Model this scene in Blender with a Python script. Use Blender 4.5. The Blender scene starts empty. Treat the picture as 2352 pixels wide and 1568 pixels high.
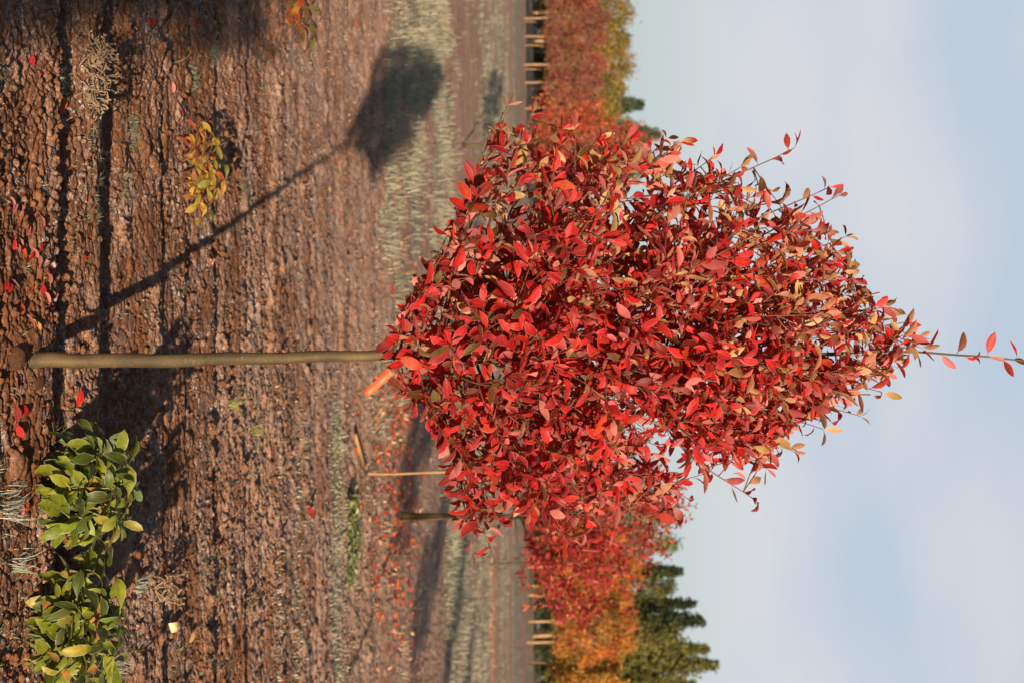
import bpy, math, random
import numpy as np
from mathutils import Matrix, Vector

sc = bpy.context.scene
COL = sc.collection
R = math.radians
rng = np.random.default_rng(7)
random.seed(7)

# ------------------------------------------------------------------ camera
# the photograph is a portrait picture lying on its side: the camera is rolled by 90 degrees
F = 3267.0            # focal length in units of a 2352 x 1568 picture
H = 1.5
PITCH = math.atan(84 / F)
cam_d = bpy.data.cameras.new("camera")
cam = bpy.data.objects.new("camera", cam_d)
COL.objects.link(cam)
cam_d.sensor_width = 36
cam_d.lens = 36 * F / 2352
cam_d.clip_start = 0.05
cam_d.clip_end = 6000
FWD = Vector((0, math.cos(PITCH), -math.sin(PITCH)))
UPV = Vector((0, math.sin(PITCH), math.cos(PITCH)))
m3 = Matrix((UPV, Vector((-1, 0, 0)), -FWD)).transposed()
cam.matrix_world = Matrix.Translation((0, 0, H)) @ m3.to_4x4()
cam_d.dof.use_dof = True
cam_d.dof.focus_distance = 4.0
cam_d.dof.aperture_fstop = 5.0
sc.camera = cam

# ------------------------------------------------------------------ world and sun
SUN_EL = R(8.6)
SUN_AZ = R(13.2)      # sun behind the camera, to its right
world = bpy.data.worlds.new("World")
sc.world = world
world.use_nodes = True
wn, wl = world.node_tree.nodes, world.node_tree.links
wn.clear()
w_out = wn.new('ShaderNodeOutputWorld')
w_bg = wn.new('ShaderNodeBackground')
w_bg.inputs['Strength'].default_value = 0.05
EXPO = 0.75
SKY_GAIN = 1.0 / 0.05 / 2 ** EXPO
sky = wn.new('ShaderNodeTexSky')
sky.sky_type = 'NISHITA'
sky.sun_disc = False
sky.sun_elevation = SUN_EL
sky.sun_rotation = math.pi - SUN_AZ
sky.air_density = 1.0
sky.dust_density = 0.6
sky.ozone_density = 2.0
# a bank of thin cloud low in the sky beyond the field; overhead and behind the camera the sky is clear
w_tc = wn.new('ShaderNodeTexCoord')
w_map = wn.new('ShaderNodeMapping')
w_map.inputs['Scale'].default_value = (2.6, 2.6, 5.5)
w_map.inputs['Rotation'].default_value = (0, R(28), 0)
w_map.inputs['Location'].default_value = (0.35, 0.1, 0.3)
w_no = wn.new('ShaderNodeTexNoise')
w_no.inputs['Scale'].default_value = 1.5
w_no.inputs['Detail'].default_value = 5
w_no.inputs['Roughness'].default_value = 0.42
wl.new(w_tc.outputs['Generated'], w_map.inputs['Vector'])
wl.new(w_map.outputs['Vector'], w_no.inputs['Vector'])
w_rp = wn.new('ShaderNodeValToRGB')
w_rp.color_ramp.elements[0].position = 0.34
w_rp.color_ramp.elements[0].color = (0.53, 0.625, 0.74, 1)
w_rp.color_ramp.elements[1].position = 0.60
w_rp.color_ramp.elements[1].color = (0.71, 0.72, 0.75, 1)
w_sep = wn.new('ShaderNodeSeparateXYZ')
wl.new(w_tc.outputs['Generated'], w_sep.inputs[0])
def w_range(src, a, b, c, d):
    n_ = wn.new('ShaderNodeMapRange')
    n_.interpolation_type = 'SMOOTHSTEP'
    for k_, v_ in (('From Min', a), ('From Max', b), ('To Min', c), ('To Max', d)):
        n_.inputs[k_].default_value = v_
    wl.new(src, n_.inputs['Value'])
    return n_.outputs['Result']
def w_mix(fac, a, b, typ='RGBA'):
    n_ = wn.new('ShaderNodeMix'); n_.data_type = typ
    wl.new(fac, n_.inputs['Factor'])
    for nm, v in (('A', a), ('B', b)):
        if isinstance(v, tuple): n_.inputs[nm].default_value = v
        else: wl.new(v, n_.inputs[nm])
    return n_.outputs['Result']
def w_math(op, a, b):
    n_ = wn.new('ShaderNodeMath'); n_.operation = op
    for i_, v in enumerate((a, b)):
        if isinstance(v, float): n_.inputs[i_].default_value = v
        else: wl.new(v, n_.inputs[i_])
    return n_.outputs[0]
wl.new(w_math('SUBTRACT', w_no.outputs['Fac'], w_math('MULTIPLY', w_math('SUBTRACT', w_sep.outputs['Z'], 0.19), 0.6)), w_rp.inputs['Fac'])
low = w_mix(w_range(w_sep.outputs['Z'], 0.05, 0.16, 0.75, 0.0), w_rp.outputs['Color'], (0.52, 0.62, 0.62, 1))
w_vm = wn.new('ShaderNodeVectorMath'); w_vm.operation = 'SCALE'
w_vm.inputs['Scale'].default_value = SKY_GAIN
wl.new(low, w_vm.inputs[0])
w_fac = w_math('MULTIPLY', w_range(w_sep.outputs['Z'], 0.34, 0.50, 0.96, 0.02), w_range(w_sep.outputs['Y'], 0.25, 0.75, 0.05, 1.0))
wl.new(w_mix(w_fac, sky.outputs['Color'], w_vm.outputs['Vector']), w_bg.inputs['Color'])
wl.new(w_bg.outputs['Background'], w_out.inputs['Surface'])

sun_d = bpy.data.lights.new("sun", 'SUN')
sun_d.energy = 5.0
sun_d.angle = R(0.55)
sun_d.color = (1.0, 0.82, 0.62)
sun = bpy.data.objects.new("sun", sun_d)
COL.objects.link(sun)
to_sun = Vector((math.sin(SUN_AZ) * math.cos(SUN_EL), -math.cos(SUN_AZ) * math.cos(SUN_EL), math.sin(SUN_EL)))
sun.rotation_euler = to_sun.to_track_quat('Z', 'Y').to_euler()
sun.location = (3, -10, 8)

sc.view_settings.view_transform = 'Standard'
sc.view_settings.look = 'None'
sc.view_settings.gamma = 1
sc.view_settings.exposure = EXPO
sc.cycles.max_bounces = 8
sc.cycles.transparent_max_bounces = 6

# ------------------------------------------------------------------ helpers
def raydir(x, y):
    return FWD + UPV * ((x - 1176) / F) + Vector((1, 0, 0)) * ((y - 784) / F)

def at(x, y, Y):
    """point at depth Y behind pixel (x, y) of the 2352 x 1568 photograph"""
    d = raydir(x, y)
    return Vector((0, 0, H)) + d * (Y / d.y)

def gnd(x, y):
    d = raydir(x, y)
    return Vector((0, 0, H)) + d * (-H / d.z)

def hash2(ix, iy, seed):
    n = (ix.astype(np.int64) * 374761393 + iy.astype(np.int64) * 668265263 + seed * 974634777) & 0xFFFFFFFF
    n = ((n ^ (n >> 13)) * 1274126177) & 0xFFFFFFFF
    n = ((n ^ (n >> 16)) * 2246822519) & 0xFFFFFFFF
    return ((n ^ (n >> 15)) & 0xFFFFFF) / float(0xFFFFFF)

def vnoise(x, y, seed=0):
    ix, iy = np.floor(x), np.floor(y)
    fx, fy = x - ix, y - iy
    fx = fx * fx * fx * (fx * (fx * 6 - 15) + 10)
    fy = fy * fy * fy * (fy * (fy * 6 - 15) + 10)
    a, b = hash2(ix, iy, seed), hash2(ix + 1, iy, seed)
    c, d = hash2(ix, iy + 1, seed), hash2(ix + 1, iy + 1, seed)
    return (a + (b - a) * fx) * (1 - fy) + (c + (d - c) * fx) * fy

def fbm(x, y, seed=0, octv=4, gain=0.5):
    s, a, t = 0, 1.0, 0
    for i in range(octv):
        s = s + a * vnoise(x * 2 ** i + i * 17.3, y * 2 ** i + i * 5.1, seed + i)
        t += a
        a *= gain
    return s / t

def cellular(x, y, seed=0):
    ix, iy = np.floor(x), np.floor(y)
    f1 = np.full(x.shape, 9.0)
    f2 = np.full(x.shape, 9.0)
    idv = np.zeros(x.shape)
    for dx in (-1, 0, 1):
        for dy in (-1, 0, 1):
            cx, cy = ix + dx, iy + dy
            px = cx + hash2(cx, cy, seed)
            py = cy + hash2(cx, cy, seed + 91)
            d = np.hypot(x - px, y - py)
            near = d < f1
            f2 = np.where(near, f1, np.minimum(f2, d))
            idv = np.where(near, hash2(cx, cy, seed + 55), idv)
            f1 = np.where(near, d, f1)
    return f1, f2, idv

def sstep(a, b, x):
    t = np.clip((x - a) / (b - a), 0, 1)
    return t * t * (3 - 2 * t)

def mesh_np(name, V, Q, mat=None, attrs=None, uv=None, smooth=True):
    V = np.ascontiguousarray(V, dtype=np.float32).reshape(-1, 3)
    Q = np.ascontiguousarray(Q, dtype=np.int32)
    me = bpy.data.meshes.new(name)
    n, k = Q.shape
    me.vertices.add(len(V))
    me.vertices.foreach_set('co', V.ravel())
    me.loops.add(n * k)
    me.loops.foreach_set('vertex_index', Q.ravel())
    me.polygons.add(n)
    me.polygons.foreach_set('loop_start', np.arange(0, n * k, k, dtype=np.int32))
    me.polygons.foreach_set('loop_total', np.full(n, k, dtype=np.int32))
    if smooth:
        me.polygons.foreach_set('use_smooth', np.ones(n, dtype=bool))
    for an, arr in (attrs or {}).items():
        arr = np.asarray(arr, dtype=np.float32)
        if arr.ndim == 1:
            a = me.attributes.new(an, 'FLOAT', 'POINT')
            a.data.foreach_set('value', arr)
        else:
            a = me.attributes.new(an, 'FLOAT_COLOR', 'POINT')
            if arr.shape[1] == 3:
                arr = np.concatenate([arr, np.ones((len(arr), 1), np.float32)], 1)
            a.data.foreach_set('color', np.ascontiguousarray(arr).ravel())
    if uv is not None:
        ul = me.uv_layers.new(name='UVMap')
        ul.data.foreach_set('uv', np.ascontiguousarray(uv[Q.ravel()], dtype=np.float32).ravel())
    me.update(calc_edges=True)
    me.validate()
    if mat:
        me.materials.append(mat)
    return me

def link(name, me, parent=None):
    o = bpy.data.objects.new(name, me)
    COL.objects.link(o)
    if parent is not None:
        o.parent = parent
    return o

def tag(o, label=None, cat=None, group=None, kind=None):
    if label: o['label'] = label
    if cat: o['category'] = cat
    if group: o['group'] = group
    if kind: o['kind'] = kind
    return o

def thing(name, loc, label, cat, group=None, rz=0):
    o = bpy.data.objects.new(name, None)
    COL.objects.link(o)
    o.empty_display_size = 0.1
    o.location = loc
    o.rotation_euler = (0, 0, rz)
    return tag(o, label, cat, group)

def copy_tree(o, parent=None):
    c = o.copy()
    COL.objects.link(c)
    if parent is not None:
        c.parent = parent
    for ch in list(o.children):
        copy_tree(ch, c)
    return c

def norm(a):
    return a / np.maximum(np.linalg.norm(a, axis=-1, keepdims=True), 1e-9)

# ---- tubes: polylines with a radius at every point, all in one mesh
def tubes(lines, sides=6, twist=0.0):
    Vs, Qs, off = [], [], 0
    ang = np.linspace(0, 2 * np.pi, sides, endpoint=False)
    for pts, rad in lines:
        pts = np.asarray(pts, float)
        rad = np.asarray(rad, float)
        n = len(pts)
        if n < 2: continue
        tg = norm(np.gradient(pts, axis=0))
        ref = np.array([0.13, 1.0, 0.07]) if abs(tg[0][1]) < 0.9 else np.array([1.0, 0, 0.1])
        s = norm(np.cross(tg, ref))
        t = np.cross(tg, s)
        ring = pts[:, None, :] + rad[:, None, None] * (np.cos(ang)[None, :, None] * s[:, None, :] + np.sin(ang)[None, :, None] * t[:, None, :])
        Vs.append(ring.reshape(-1, 3))
        i = np.arange(n - 1)[:, None] * sides
        j = np.arange(sides)[None, :]
        j2 = (j + 1) % sides
        q = np.stack([i + j, i + j2, i + sides + j2, i + sides + j], -1).reshape(-1, 4) + off
        Qs.append(q)
        # caps: a fan folded into quads
        for base in (0, (n - 1) * sides):
            for k in range(1, sides - 1, 2):
                a, b, c, d = base, base + k, base + k + 1, base + min(k + 2, sides - 1)
                if c != d:
                    q1 = [a, b, c, d] if base else [d, c, b, a]
                    Qs.append(np.array([q1]) + off)
        off += n * sides
    return np.concatenate(Vs), np.concatenate(Qs)

# ---- leaves: one folded, curved blade with a stalk for every row of the arrays
T_ROWS = np.array([-0.22, -0.02, 0.14, 0.36, 0.6, 0.82, 1.0])
def leaves(P, A, N, L, W, curl, fold, top, under, wavy=0.0, shape=0.9, seed=1):
    P, A, N = np.asarray(P, float), norm(np.asarray(A, float)), np.asarray(N, float)
    N = N - (N * A).sum(-1, keepdims=True) * A
    N = norm(N)
    B = np.cross(N, A)
    n = len(P)
    r = np.random.default_rng(seed)
    L, W, curl, fold = [np.broadcast_to(np.asarray(v, float), (n,)) for v in (L, W, curl, fold)]
    rows = []
    uvs = []
    for t in T_ROWS:
        ts = t + 0.22
        ph = curl * ts
        c = np.where(np.abs(curl) < 1e-3, 1e-3, curl)
        fx = L * np.sin(c * ts) / c
        fz = -L * (1 - np.cos(c * ts)) / c
        ctr = P + A * fx[:, None] + N * fz[:, None]
        nl = N * np.cos(ph)[:, None] + A * np.sin(ph)[:, None]
        if t < 0:
            w = np.full(n, 0.0009) + (0.0006 if t > -0.1 else 0)
        else:
            w = W * 0.5 * (math.sin(math.pi * min(1, t) ** shape) ** 0.72 if t < 0.995 else 0.02)
        for u in (-1, 0, 1):
            wv = wavy * W * r.uniform(-1, 1, n) if (t > 0 and u != 0) else 0
            p = ctr + B * (u * w * np.cos(fold))[:, None] + nl * ((abs(u) * w * np.sin(fold)) + wv)[:, None]
            rows.append(p)
            uvs.append((u, t))
    V = np.stack(rows, 1)                        # n, 21, 3
    k = len(T_ROWS)
    q = []
    for i in range(k - 1):
        for c_ in range(2):
            q.append([i * 3 + c_, (i + 1) * 3 + c_, (i + 1) * 3 + c_ + 1, i * 3 + c_ + 1])
    q = np.array(q)
    Q = (q[None] + (np.arange(n) * k * 3)[:, None, None]).reshape(-1, 4)
    uv = np.tile(np.array(uvs), (n, 1))
    top = np.repeat(np.asarray(top, float), k * 3, axis=0)
    under = np.repeat(np.asarray(under, float), k * 3, axis=0)
    return V.reshape(-1, 3), Q, uv, top, under

# ---- small diamond leaves for far crowns
def specks(P, size, top, seed=1, flat=0.0):
    r = np.random.default_rng(seed)
    n = len(P)
    a = norm(r.normal(size=(n, 3)))
    b = r.normal(size=(n, 3))
    b[:, 2] += flat
    b = norm(b - (b * a).sum(-1, keepdims=True) * a)
    c = np.cross(a, b)
    s = np.broadcast_to(size, (n,))[:, None] * r.uniform(0.6, 1.25, (n, 1))
    V = np.stack([P - a * s, P + c * s * 0.45 + b * s * .12, P + a * s, P - c * s * 0.45 + b * s * .12], 1)
    Q = np.arange(n * 4).reshape(-1, 4)
    return V.reshape(-1, 3), Q, np.repeat(top, 4, axis=0)

# ------------------------------------------------------------------ materials
def new_mat(name):
    m = bpy.data.materials.new(name)
    m.use_nodes = True
    nt = m.node_tree
    b = nt.nodes['Principled BSDF']
    return m, nt, b

def mixrgb(nt, fac, a, b, mode='MIX'):
    m = nt.nodes.new('ShaderNodeMix')
    m.data_type = 'RGBA'
    m.blend_type = mode
    for sock, v in (('Factor', fac), ('A', a), ('B', b)):
        s = m.inputs[sock]
        if isinstance(v, (int, float)): s.default_value = v
        elif isinstance(v, tuple): s.default_value = v if len(v) == 4 else (*v, 1)
        else: nt.links.new(v, s)
    return m.outputs['Result']

def noise(nt, scale, detail=3, rough=0.55, vec=None, dim='3D'):
    n = nt.nodes.new('ShaderNodeTexNoise')
    n.inputs['Scale'].default_value = scale
    n.inputs['Detail'].default_value = detail
    n.inputs['Roughness'].default_value = rough
    if vec is not None: nt.links.new(vec, n.inputs['Vector'])
    return n.outputs['Fac']

def ramp(nt, fac, stops):
    r = nt.nodes.new('ShaderNodeValToRGB')
    cr = r.color_ramp
    while len(cr.elements) > 1: cr.elements.remove(cr.elements[-1])
    for i, (p, c) in enumerate(stops):
        e = cr.elements[0] if i == 0 else cr.elements.new(p)
        e.position = p
        e.color = (c, c, c, 1) if isinstance(c, (int, float)) else (*c, 1)
    nt.links.new(fac, r.inputs['Fac'])
    return r.outputs['Color']

def attr(nt, name, out='Color'):
    a = nt.nodes.new('ShaderNodeAttribute')
    a.attribute_name = name
    return a.outputs[out]

def math_n(nt, op, a, b=None):
    m = nt.nodes.new('ShaderNodeMath')
    m.operation = op
    for i, v in enumerate((a, b)):
        if v is None: continue
        if isinstance(v, (int, float)): m.inputs[i].default_value = v
        else: nt.links.new(v, m.inputs[i])
    return m.outputs[0]

def objcoord(nt):
    return nt.nodes.new('ShaderNodeTexCoord').outputs['Object']

def leaf_material(name, rim=(0.75, 0.5, 0.5), rim_amt=0.8, rough=0.55, vein=0.45, trans=0.2, speck=0.5, edge=0.86, glow=(.75, .06, .03)):
    m, nt, b = new_mat(name)
    oc = objcoord(nt)
    geo = nt.nodes.new('ShaderNodeNewGeometry')
    top, und = attr(nt, 'top'), attr(nt, 'under')
    # blotches within the leaf
    bl = ramp(nt, noise(nt, 60, 3, 0.6, oc), [(0.35, 0.72), (0.65, 1.15)])
    top = mixrgb(nt, 1.0, top, bl, 'MULTIPLY')
    bl2 = ramp(nt, noise(nt, 45, 2, 0.5, oc), [(0.35, 0.86), (0.65, 1.08)])
    und = mixrgb(nt, 1.0, und, bl2, 'MULTIPLY')
    uvn = nt.nodes.new('ShaderNodeUVMap')
    sep = nt.nodes.new('ShaderNodeSeparateXYZ')
    nt.links.new(uvn.outputs['UV'], sep.inputs[0])
    au = math_n(nt, 'ABSOLUTE', sep.outputs['X'])
    # midrib and side veins
    mid = ramp(nt, au, [(0.0, 1.0), (0.10, 0.0)])
    sv = math_n(nt, 'SUBTRACT', math_n(nt, 'MULTIPLY', sep.outputs['Y'], 60.0), math_n(nt, 'MULTIPLY', au, 16.0))
    svr = ramp(nt, math_n(nt, 'SINE', sv), [(0.82, 0.0), (1.0, 0.35)])
    vn = math_n(nt, 'MAXIMUM', mid, svr)
    vn = math_n(nt, 'MULTIPLY', vn, vein)
    vcol = mixrgb(nt, 0.5, top, (0.45, 0.34, 0.10))
    top = mixrgb(nt, vn, top, vcol)
    und = mixrgb(nt, math_n(nt, 'MULTIPLY', vn, 0.7), und, (0.30, 0.10, 0.05))
    # frost on the rim and as scattered crystals
    rimf = math_n(nt, 'MULTIPLY', ramp(nt, au, [(edge, 0.0), (0.97, 1.0)]), rim_amt)
    rn = ramp(nt, noise(nt, 25, 2, 0.5, oc), [(0.38, 0.25), (0.6, 1.0)])
    rimf = math_n(nt, 'MULTIPLY', rimf, rn)
    fr = ramp(nt, noise(nt, 700, 2, 0.6, oc), [(0.66, 0.0), (0.74, 1.0)])
    rimf = math_n(nt, 'MAXIMUM', rimf, math_n(nt, 'MULTIPLY', fr, speck))
    top = mixrgb(nt, rimf, top, rim)
    col = mixrgb(nt, geo.outputs['Backfacing'], top, und)
    nt.links.new(col, b.inputs['Base Color'])
    b.inputs['Roughness'].default_value = rough
    b.inputs['Specular IOR Level'].default_value = 0.4
    bp = nt.nodes.new('ShaderNodeBump')
    bp.inputs['Strength'].default_value = 0.25
    bp.inputs['Distance'].default_value = 0.001
    nt.links.new(math_n(nt, 'SUBTRACT', noise(nt, 160, 2, 0.5, oc), vn), bp.inputs['Height'])
    nt.links.new(bp.outputs['Normal'], b.inputs['Normal'])
    tr = nt.nodes.new('ShaderNodeBsdfTranslucent')
    nt.links.new(mixrgb(nt, 0.5, top, glow), tr.inputs['Color'])
    ms = nt.nodes.new('ShaderNodeMixShader')
    ms.inputs['Fac'].default_value = trans
    out = nt.nodes['Material Output']
    nt.links.new(b.outputs[0], ms.inputs[1])
    nt.links.new(tr.outputs[0], ms.inputs[2])
    nt.links.new(ms.outputs[0], out.inputs['Surface'])
    return m

M_redleaf = leaf_material('red_autumn_leaf', rim=(.60, .33, .33), rim_amt=.6, trans=.38)
M_greenleaf = leaf_material('frosted_green_leaf', rim=(0.42, 0.44, 0.34), rim_amt=0.9, rough=0.5, vein=0.3, trans=0.28, speck=0.15, edge=0.86, glow=(.30, .36, .03))

def speck_material(name, trans=0.25):
    m, nt, b = new_mat(name)
    c = attr(nt, 'top')
    nt.links.new(c, b.inputs['Base Color'])
    b.inputs['Roughness'].default_value = 0.6
    b.inputs['Specular IOR Level'].default_value = 0.25
    tr = nt.nodes.new('ShaderNodeBsdfTranslucent')
    nt.links.new(c, tr.inputs['Color'])
    ms = nt.nodes.new('ShaderNodeMixShader')
    ms.inputs['Fac'].default_value = trans
    nt.links.new(b.outputs[0], ms.inputs[1])
    nt.links.new(tr.outputs[0], ms.inputs[2])
    nt.links.new(ms.outputs[0], nt.nodes['Material Output'].inputs['Surface'])
    return m
M_speck = speck_material('far_leaf')
M_blade = speck_material('grass_blade', 0.2)

def bark_material(name, c1, c2, c3, scale=1.0):
    m, nt, b = new_mat(name)
    oc = objcoord(nt)
    mp = nt.nodes.new('ShaderNodeMapping')
    mp.inputs['Scale'].default_value = (30 * scale, 30 * scale, 5 * scale)
    nt.links.new(oc, mp.inputs['Vector'])
    f = noise(nt, 1.0, 4, 0.6, mp.outputs['Vector'])
    col = mixrgb(nt, ramp(nt, f, [(0.35, 0.0), (0.65, 1.0)]), c1, c2)
    big = ramp(nt, noise(nt, 7 * scale, 2, 0.5, oc), [(0.42, 0.0), (0.6, 0.75)])
    col = mixrgb(nt, big, col, c3)
    # lenticels: small pale flecks lying across the stem
    mp2 = nt.nodes.new('ShaderNodeMapping')
    mp2.inputs['Scale'].default_value = (90 * scale, 90 * scale, 330 * scale)
    nt.links.new(oc, mp2.inputs['Vector'])
    lt = ramp(nt, noise(nt, 1.0, 1, 0.5, mp2.outputs['Vector']), [(0.66, 0.0), (0.74, 0.6)])
    col = mixrgb(nt, lt, col, tuple(min(1, 1.8 * v) for v in c2))
    mp3 = nt.nodes.new('ShaderNodeMapping')
    mp3.inputs['Scale'].default_value = (140 * scale, 140 * scale, 200 * scale)
    nt.links.new(oc, mp3.inputs['Vector'])
    lt2 = ramp(nt, noise(nt, 1.0, 1, 0.5, mp3.outputs['Vector']), [(0.28, 0.7), (0.34, 0.0)])
    col = mixrgb(nt, lt2, col, tuple(0.3 * v for v in c1))
    nt.links.new(col, b.inputs['Base Color'])
    b.inputs['Roughness'].default_value = 0.7
    bp = nt.nodes.new('ShaderNodeBump')
    bp.inputs['Strength'].default_value = 0.5
    bp.inputs['Distance'].default_value = 0.003
    nt.links.new(f, bp.inputs['Height'])
    nt.links.new(bp.outputs['Normal'], b.inputs['Normal'])
    return m
M_bark = bark_material('young_bark', (0.060, 0.038, 0.012), (0.125, 0.080, 0.028), (0.034, 0.024, 0.008))
M_twig = bark_material('twig_bark', (0.13, 0.045, 0.02), (0.19, 0.075, 0.03), (0.07, 0.035, 0.02))
M_farbark = bark_material('far_bark', (0.30, 0.17, 0.09), (0.42, 0.25, 0.13), (0.25, 0.14, 0.07), 0.3)
M_wood = bark_material('weathered_wood', (0.34, 0.19, 0.08), (0.42, 0.24, 0.10), (0.3, 0.16, 0.07), 0.7)
M_dry = bark_material('dry_stem', (0.26, 0.17, 0.10), (0.34, 0.23, 0.14), (0.2, 0.13, 0.08), 2)

def plain(name, c, rough=0.6, var=0.15, scale=20):
    m, nt, b = new_mat(name)
    f = noise(nt, scale, 3, 0.6, objcoord(nt))
    lo, hi = tuple(v * (1 - var) for v in c), tuple(min(1, v * (1 + var)) for v in c)
    nt.links.new(mixrgb(nt, ramp(nt, f, [(0.35, 0.0), (0.65, 1.0)]), lo, hi), b.inputs['Base Color'])
    b.inputs['Roughness'].default_value = rough
    return m

# ------------------------------------------------------------------ ground
def furrow_profile(X, Y):
    """long low ridges and wheel tracks that run across the view"""
    w = Y + 0.10 * (vnoise(X * 0.55, Y * 0.3, 40) - 0.5) + 0.02 * X + 0.03 * (vnoise(X * 2.5, Y * 1.5, 41) - 0.5)
    h = np.zeros_like(X)
    # (centre, half width, height): crusted ridges with a steep far side
    for c, hw, a in ((4.13, .14, .018), (4.52, .13, .020), (5.25, .22, .018), (5.62, .10, .012), (6.05, .17, .018), (6.62, .30, .014), (7.7, .22, .018),
                     (8.65, .18, .018), (9.3, .2, .02), (10.2, .26, .026), (11.6, .3, .03), (13.2, .4, .035), (14.9, .4, .03)):
        d = (w - c) / hw
        up = sstep(-1.4, 0.1, d)
        dn = 1 - sstep(0.75, 1.05, d)
        h += a * up * dn
    # dips
    for c, hw, a in ((4.30, .05, .030), (4.78, .07, .035), (6.27, .035, .024), (5.40, .04, .018), (6.95, .04, .022), (10.7, .22, .03), (12.4, .2, .035)):
        h -= a * np.exp(-((w - c) / hw) ** 2)
    return h

def height(X, Y, fine=True):
    fade = 1 - 0.6 * sstep(12, 45, Y)
    h = 0.035 * (fbm(X * 0.35, Y * 0.35, 3, 2) - 0.5)
    h = h + furrow_profile(X, Y) * (0.75 + 0.5 * vnoise(X * 1.7, Y * 0.7, 77))
    h = h + 0.05 * (vnoise(X * 0.08, Y * 0.9, 8) - 0.5) * sstep(9, 16, Y)
    # elongated crust
    e = fbm(X * 1.3, Y * 8, 11, 3)
    h = h + 0.018 * (e - 0.5) * (1 - .6 * sstep(6.5, 9, Y))
    e2 = np.abs(fbm(X * 2.2 + 5, Y * 16, 15, 3) - 0.5)
    h = h - 0.013 * (1 - sstep(0.0, 0.045, e2)) * sstep(0.42, 0.62, fbm(X * 1.1, Y * 2.3, 19, 2))
    if fine:
        wx = X + 0.035 * (fbm(X * 9, Y * 9, 21, 2) - 0.5)
        wy = Y + 0.035 * (fbm(X * 9 + 40, Y * 9, 22, 2) - 0.5)
        crumb = sstep(0.40, 0.58, fbm(X * 1.9 + 3, Y * 3.8, 31, 3))        # where the soil is crumbly
        f1, f2, idv = cellular(wx / 0.075, wy / 0.055, 5)
        plate = sstep(0.03, 0.13, f2 - f1)
        h = h + (1 - crumb) * (0.008 * plate + 0.006 * (idv - 0.5)) * fade
        f1, f2, idv = cellular(wx / 0.030, wy / 0.026, 6)
        h = h + (.12 + .88 * crumb) * (0.011 * np.sqrt(np.clip(1 - f1 * f1 * 1.9, 0, 1)) * (0.15 + idv)) * fade
        f1, f2, idb = cellular(wx / 0.016 + 9, wy / 0.014, 7)
        h = h + (0.35 + 0.65 * crumb) * 0.0068 * np.sqrt(np.clip(1 - f1 * f1 * 2.0, 0, 1)) * (0.15 + 1.1 * idb) * fade
        h = h + (0.012 + 0.028 * sstep(5, 8, Y)) * (fbm(X * 13, Y * 13, 211, 4, .65) - .5)
        # hummocks of the grass strips
        z_ = zones(X, Y)
        h = h + z_ * (0.10 * (fbm(X * 1.6, Y * 1.1, 201, 3) - .45) * sstep(10, 16, Y))
        # scattered bigger clods
        f1, f2, idv = cellular(wx / 0.16, wy / 0.13, 8)
        h = h + (idv > 0.90) * 0.018 * np.clip(1 - (f1 / 0.36) ** 2, 0, 1) ** 0.6 * fade
    # soil drawn up round the young tree
    bx, by = BASE[0], BASE[1]
    d = np.hypot((X - bx), (Y - by))
    h = h + 0.02 * np.exp(-(d / 0.12) ** 2)
    return h

BASE = gnd(50, 826)

def zones(X, Y):
    """0..1 how much frosted grass covers the ground"""
    n = fbm(X * 0.5, Y * 0.8, 50, 3)
    left = 1 - sstep(-0.3, 0.9, X + 0.8 * (vnoise(X * .5, Y * .7, 9) - .5))
    g = sstep(11.6, 13.8, Y + 4.5 * (n - .5) + 1.5 * (vnoise(X * 1.1, Y * .4, 311) - .5)) * (1 - sstep(20.5, 22, Y + 1.5 * (n - .5))) * left
    right = 1 - left
    g = g + right * sstep(19.6, 20.8, Y + 2 * (n - .5)) * (1 - sstep(31, 33, Y))
    g = g + left * sstep(30, 31.5, Y + 2 * (n - .5)) * (1 - sstep(42, 44, Y))
    far = sstep(31, 34, Y)
    stripes = sstep(0.36, 0.56, vnoise(X * 0.02, Y * 0.22, 61) * 0.75 + 0.25 * n)
    g = g + far * stripes * (1 - sstep(55, 57, Y)) 
    g = g + sstep(56, 58, Y) * (1 - sstep(76, 78, Y)) + sstep(86, 90, Y) * 0.9
    # thin sage coloured strips of ground cover on the right
    m_ = sstep(.15, .6, X) * (.45 + .8 * fbm(X * 3, Y * 2, 321, 3))
    w2 = Y + .12 * (vnoise(X * 1.5, Y, 322) - .5)
    s_ = np.exp(-((w2 - 9.95) / .26) ** 2) + .55 * np.exp(-((w2 - 8.45) / .12) ** 2) + .45 * np.exp(-((w2 - 7.75) / .09) ** 2)
    # ragged edges and bare gaps between the tussocks
    tus = fbm(X * 2.3, Y * 1.2, 301, 4, .6)
    g = g * (0.12 + 0.88 * sstep(.40, .52, .65 * tus + .35 * vnoise(X * .5, Y * 1.0, 303))) + sstep(8.5, 13, Y) * (1 - sstep(40, 44, Y)) * .5 * sstep(.62, .72, tus) + m_ * s_
    return np.clip(g, 0, 1)

rows = [-60, -30, -14, -7, -4, -2, -1, 0, 0.8, 1.5, 2.1, 2.6, 3.0, 3.3]
y = 3.3
while y < 14:
    y *= 1.0014 if y < 8 else 1.0026
    rows.append(y)
while y < 60:
    y *= 1.0065
    rows.append(y)
while y < 2500:
    y *= 1.06
    rows.append(y)
rows = np.array(rows)
NC = 600
u_in = np.linspace(-1, 1, NC)
u_out = np.array([1.15, 1.5, 2.2, 3.6, 6, 12])
uu = np.concatenate([-u_out[::-1], u_in, u_out])
hw = 0.275 * np.clip(rows, 0, None) + 0.30
hw = np.where(rows < 3, 1.15 + 0 * rows, hw)
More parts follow.
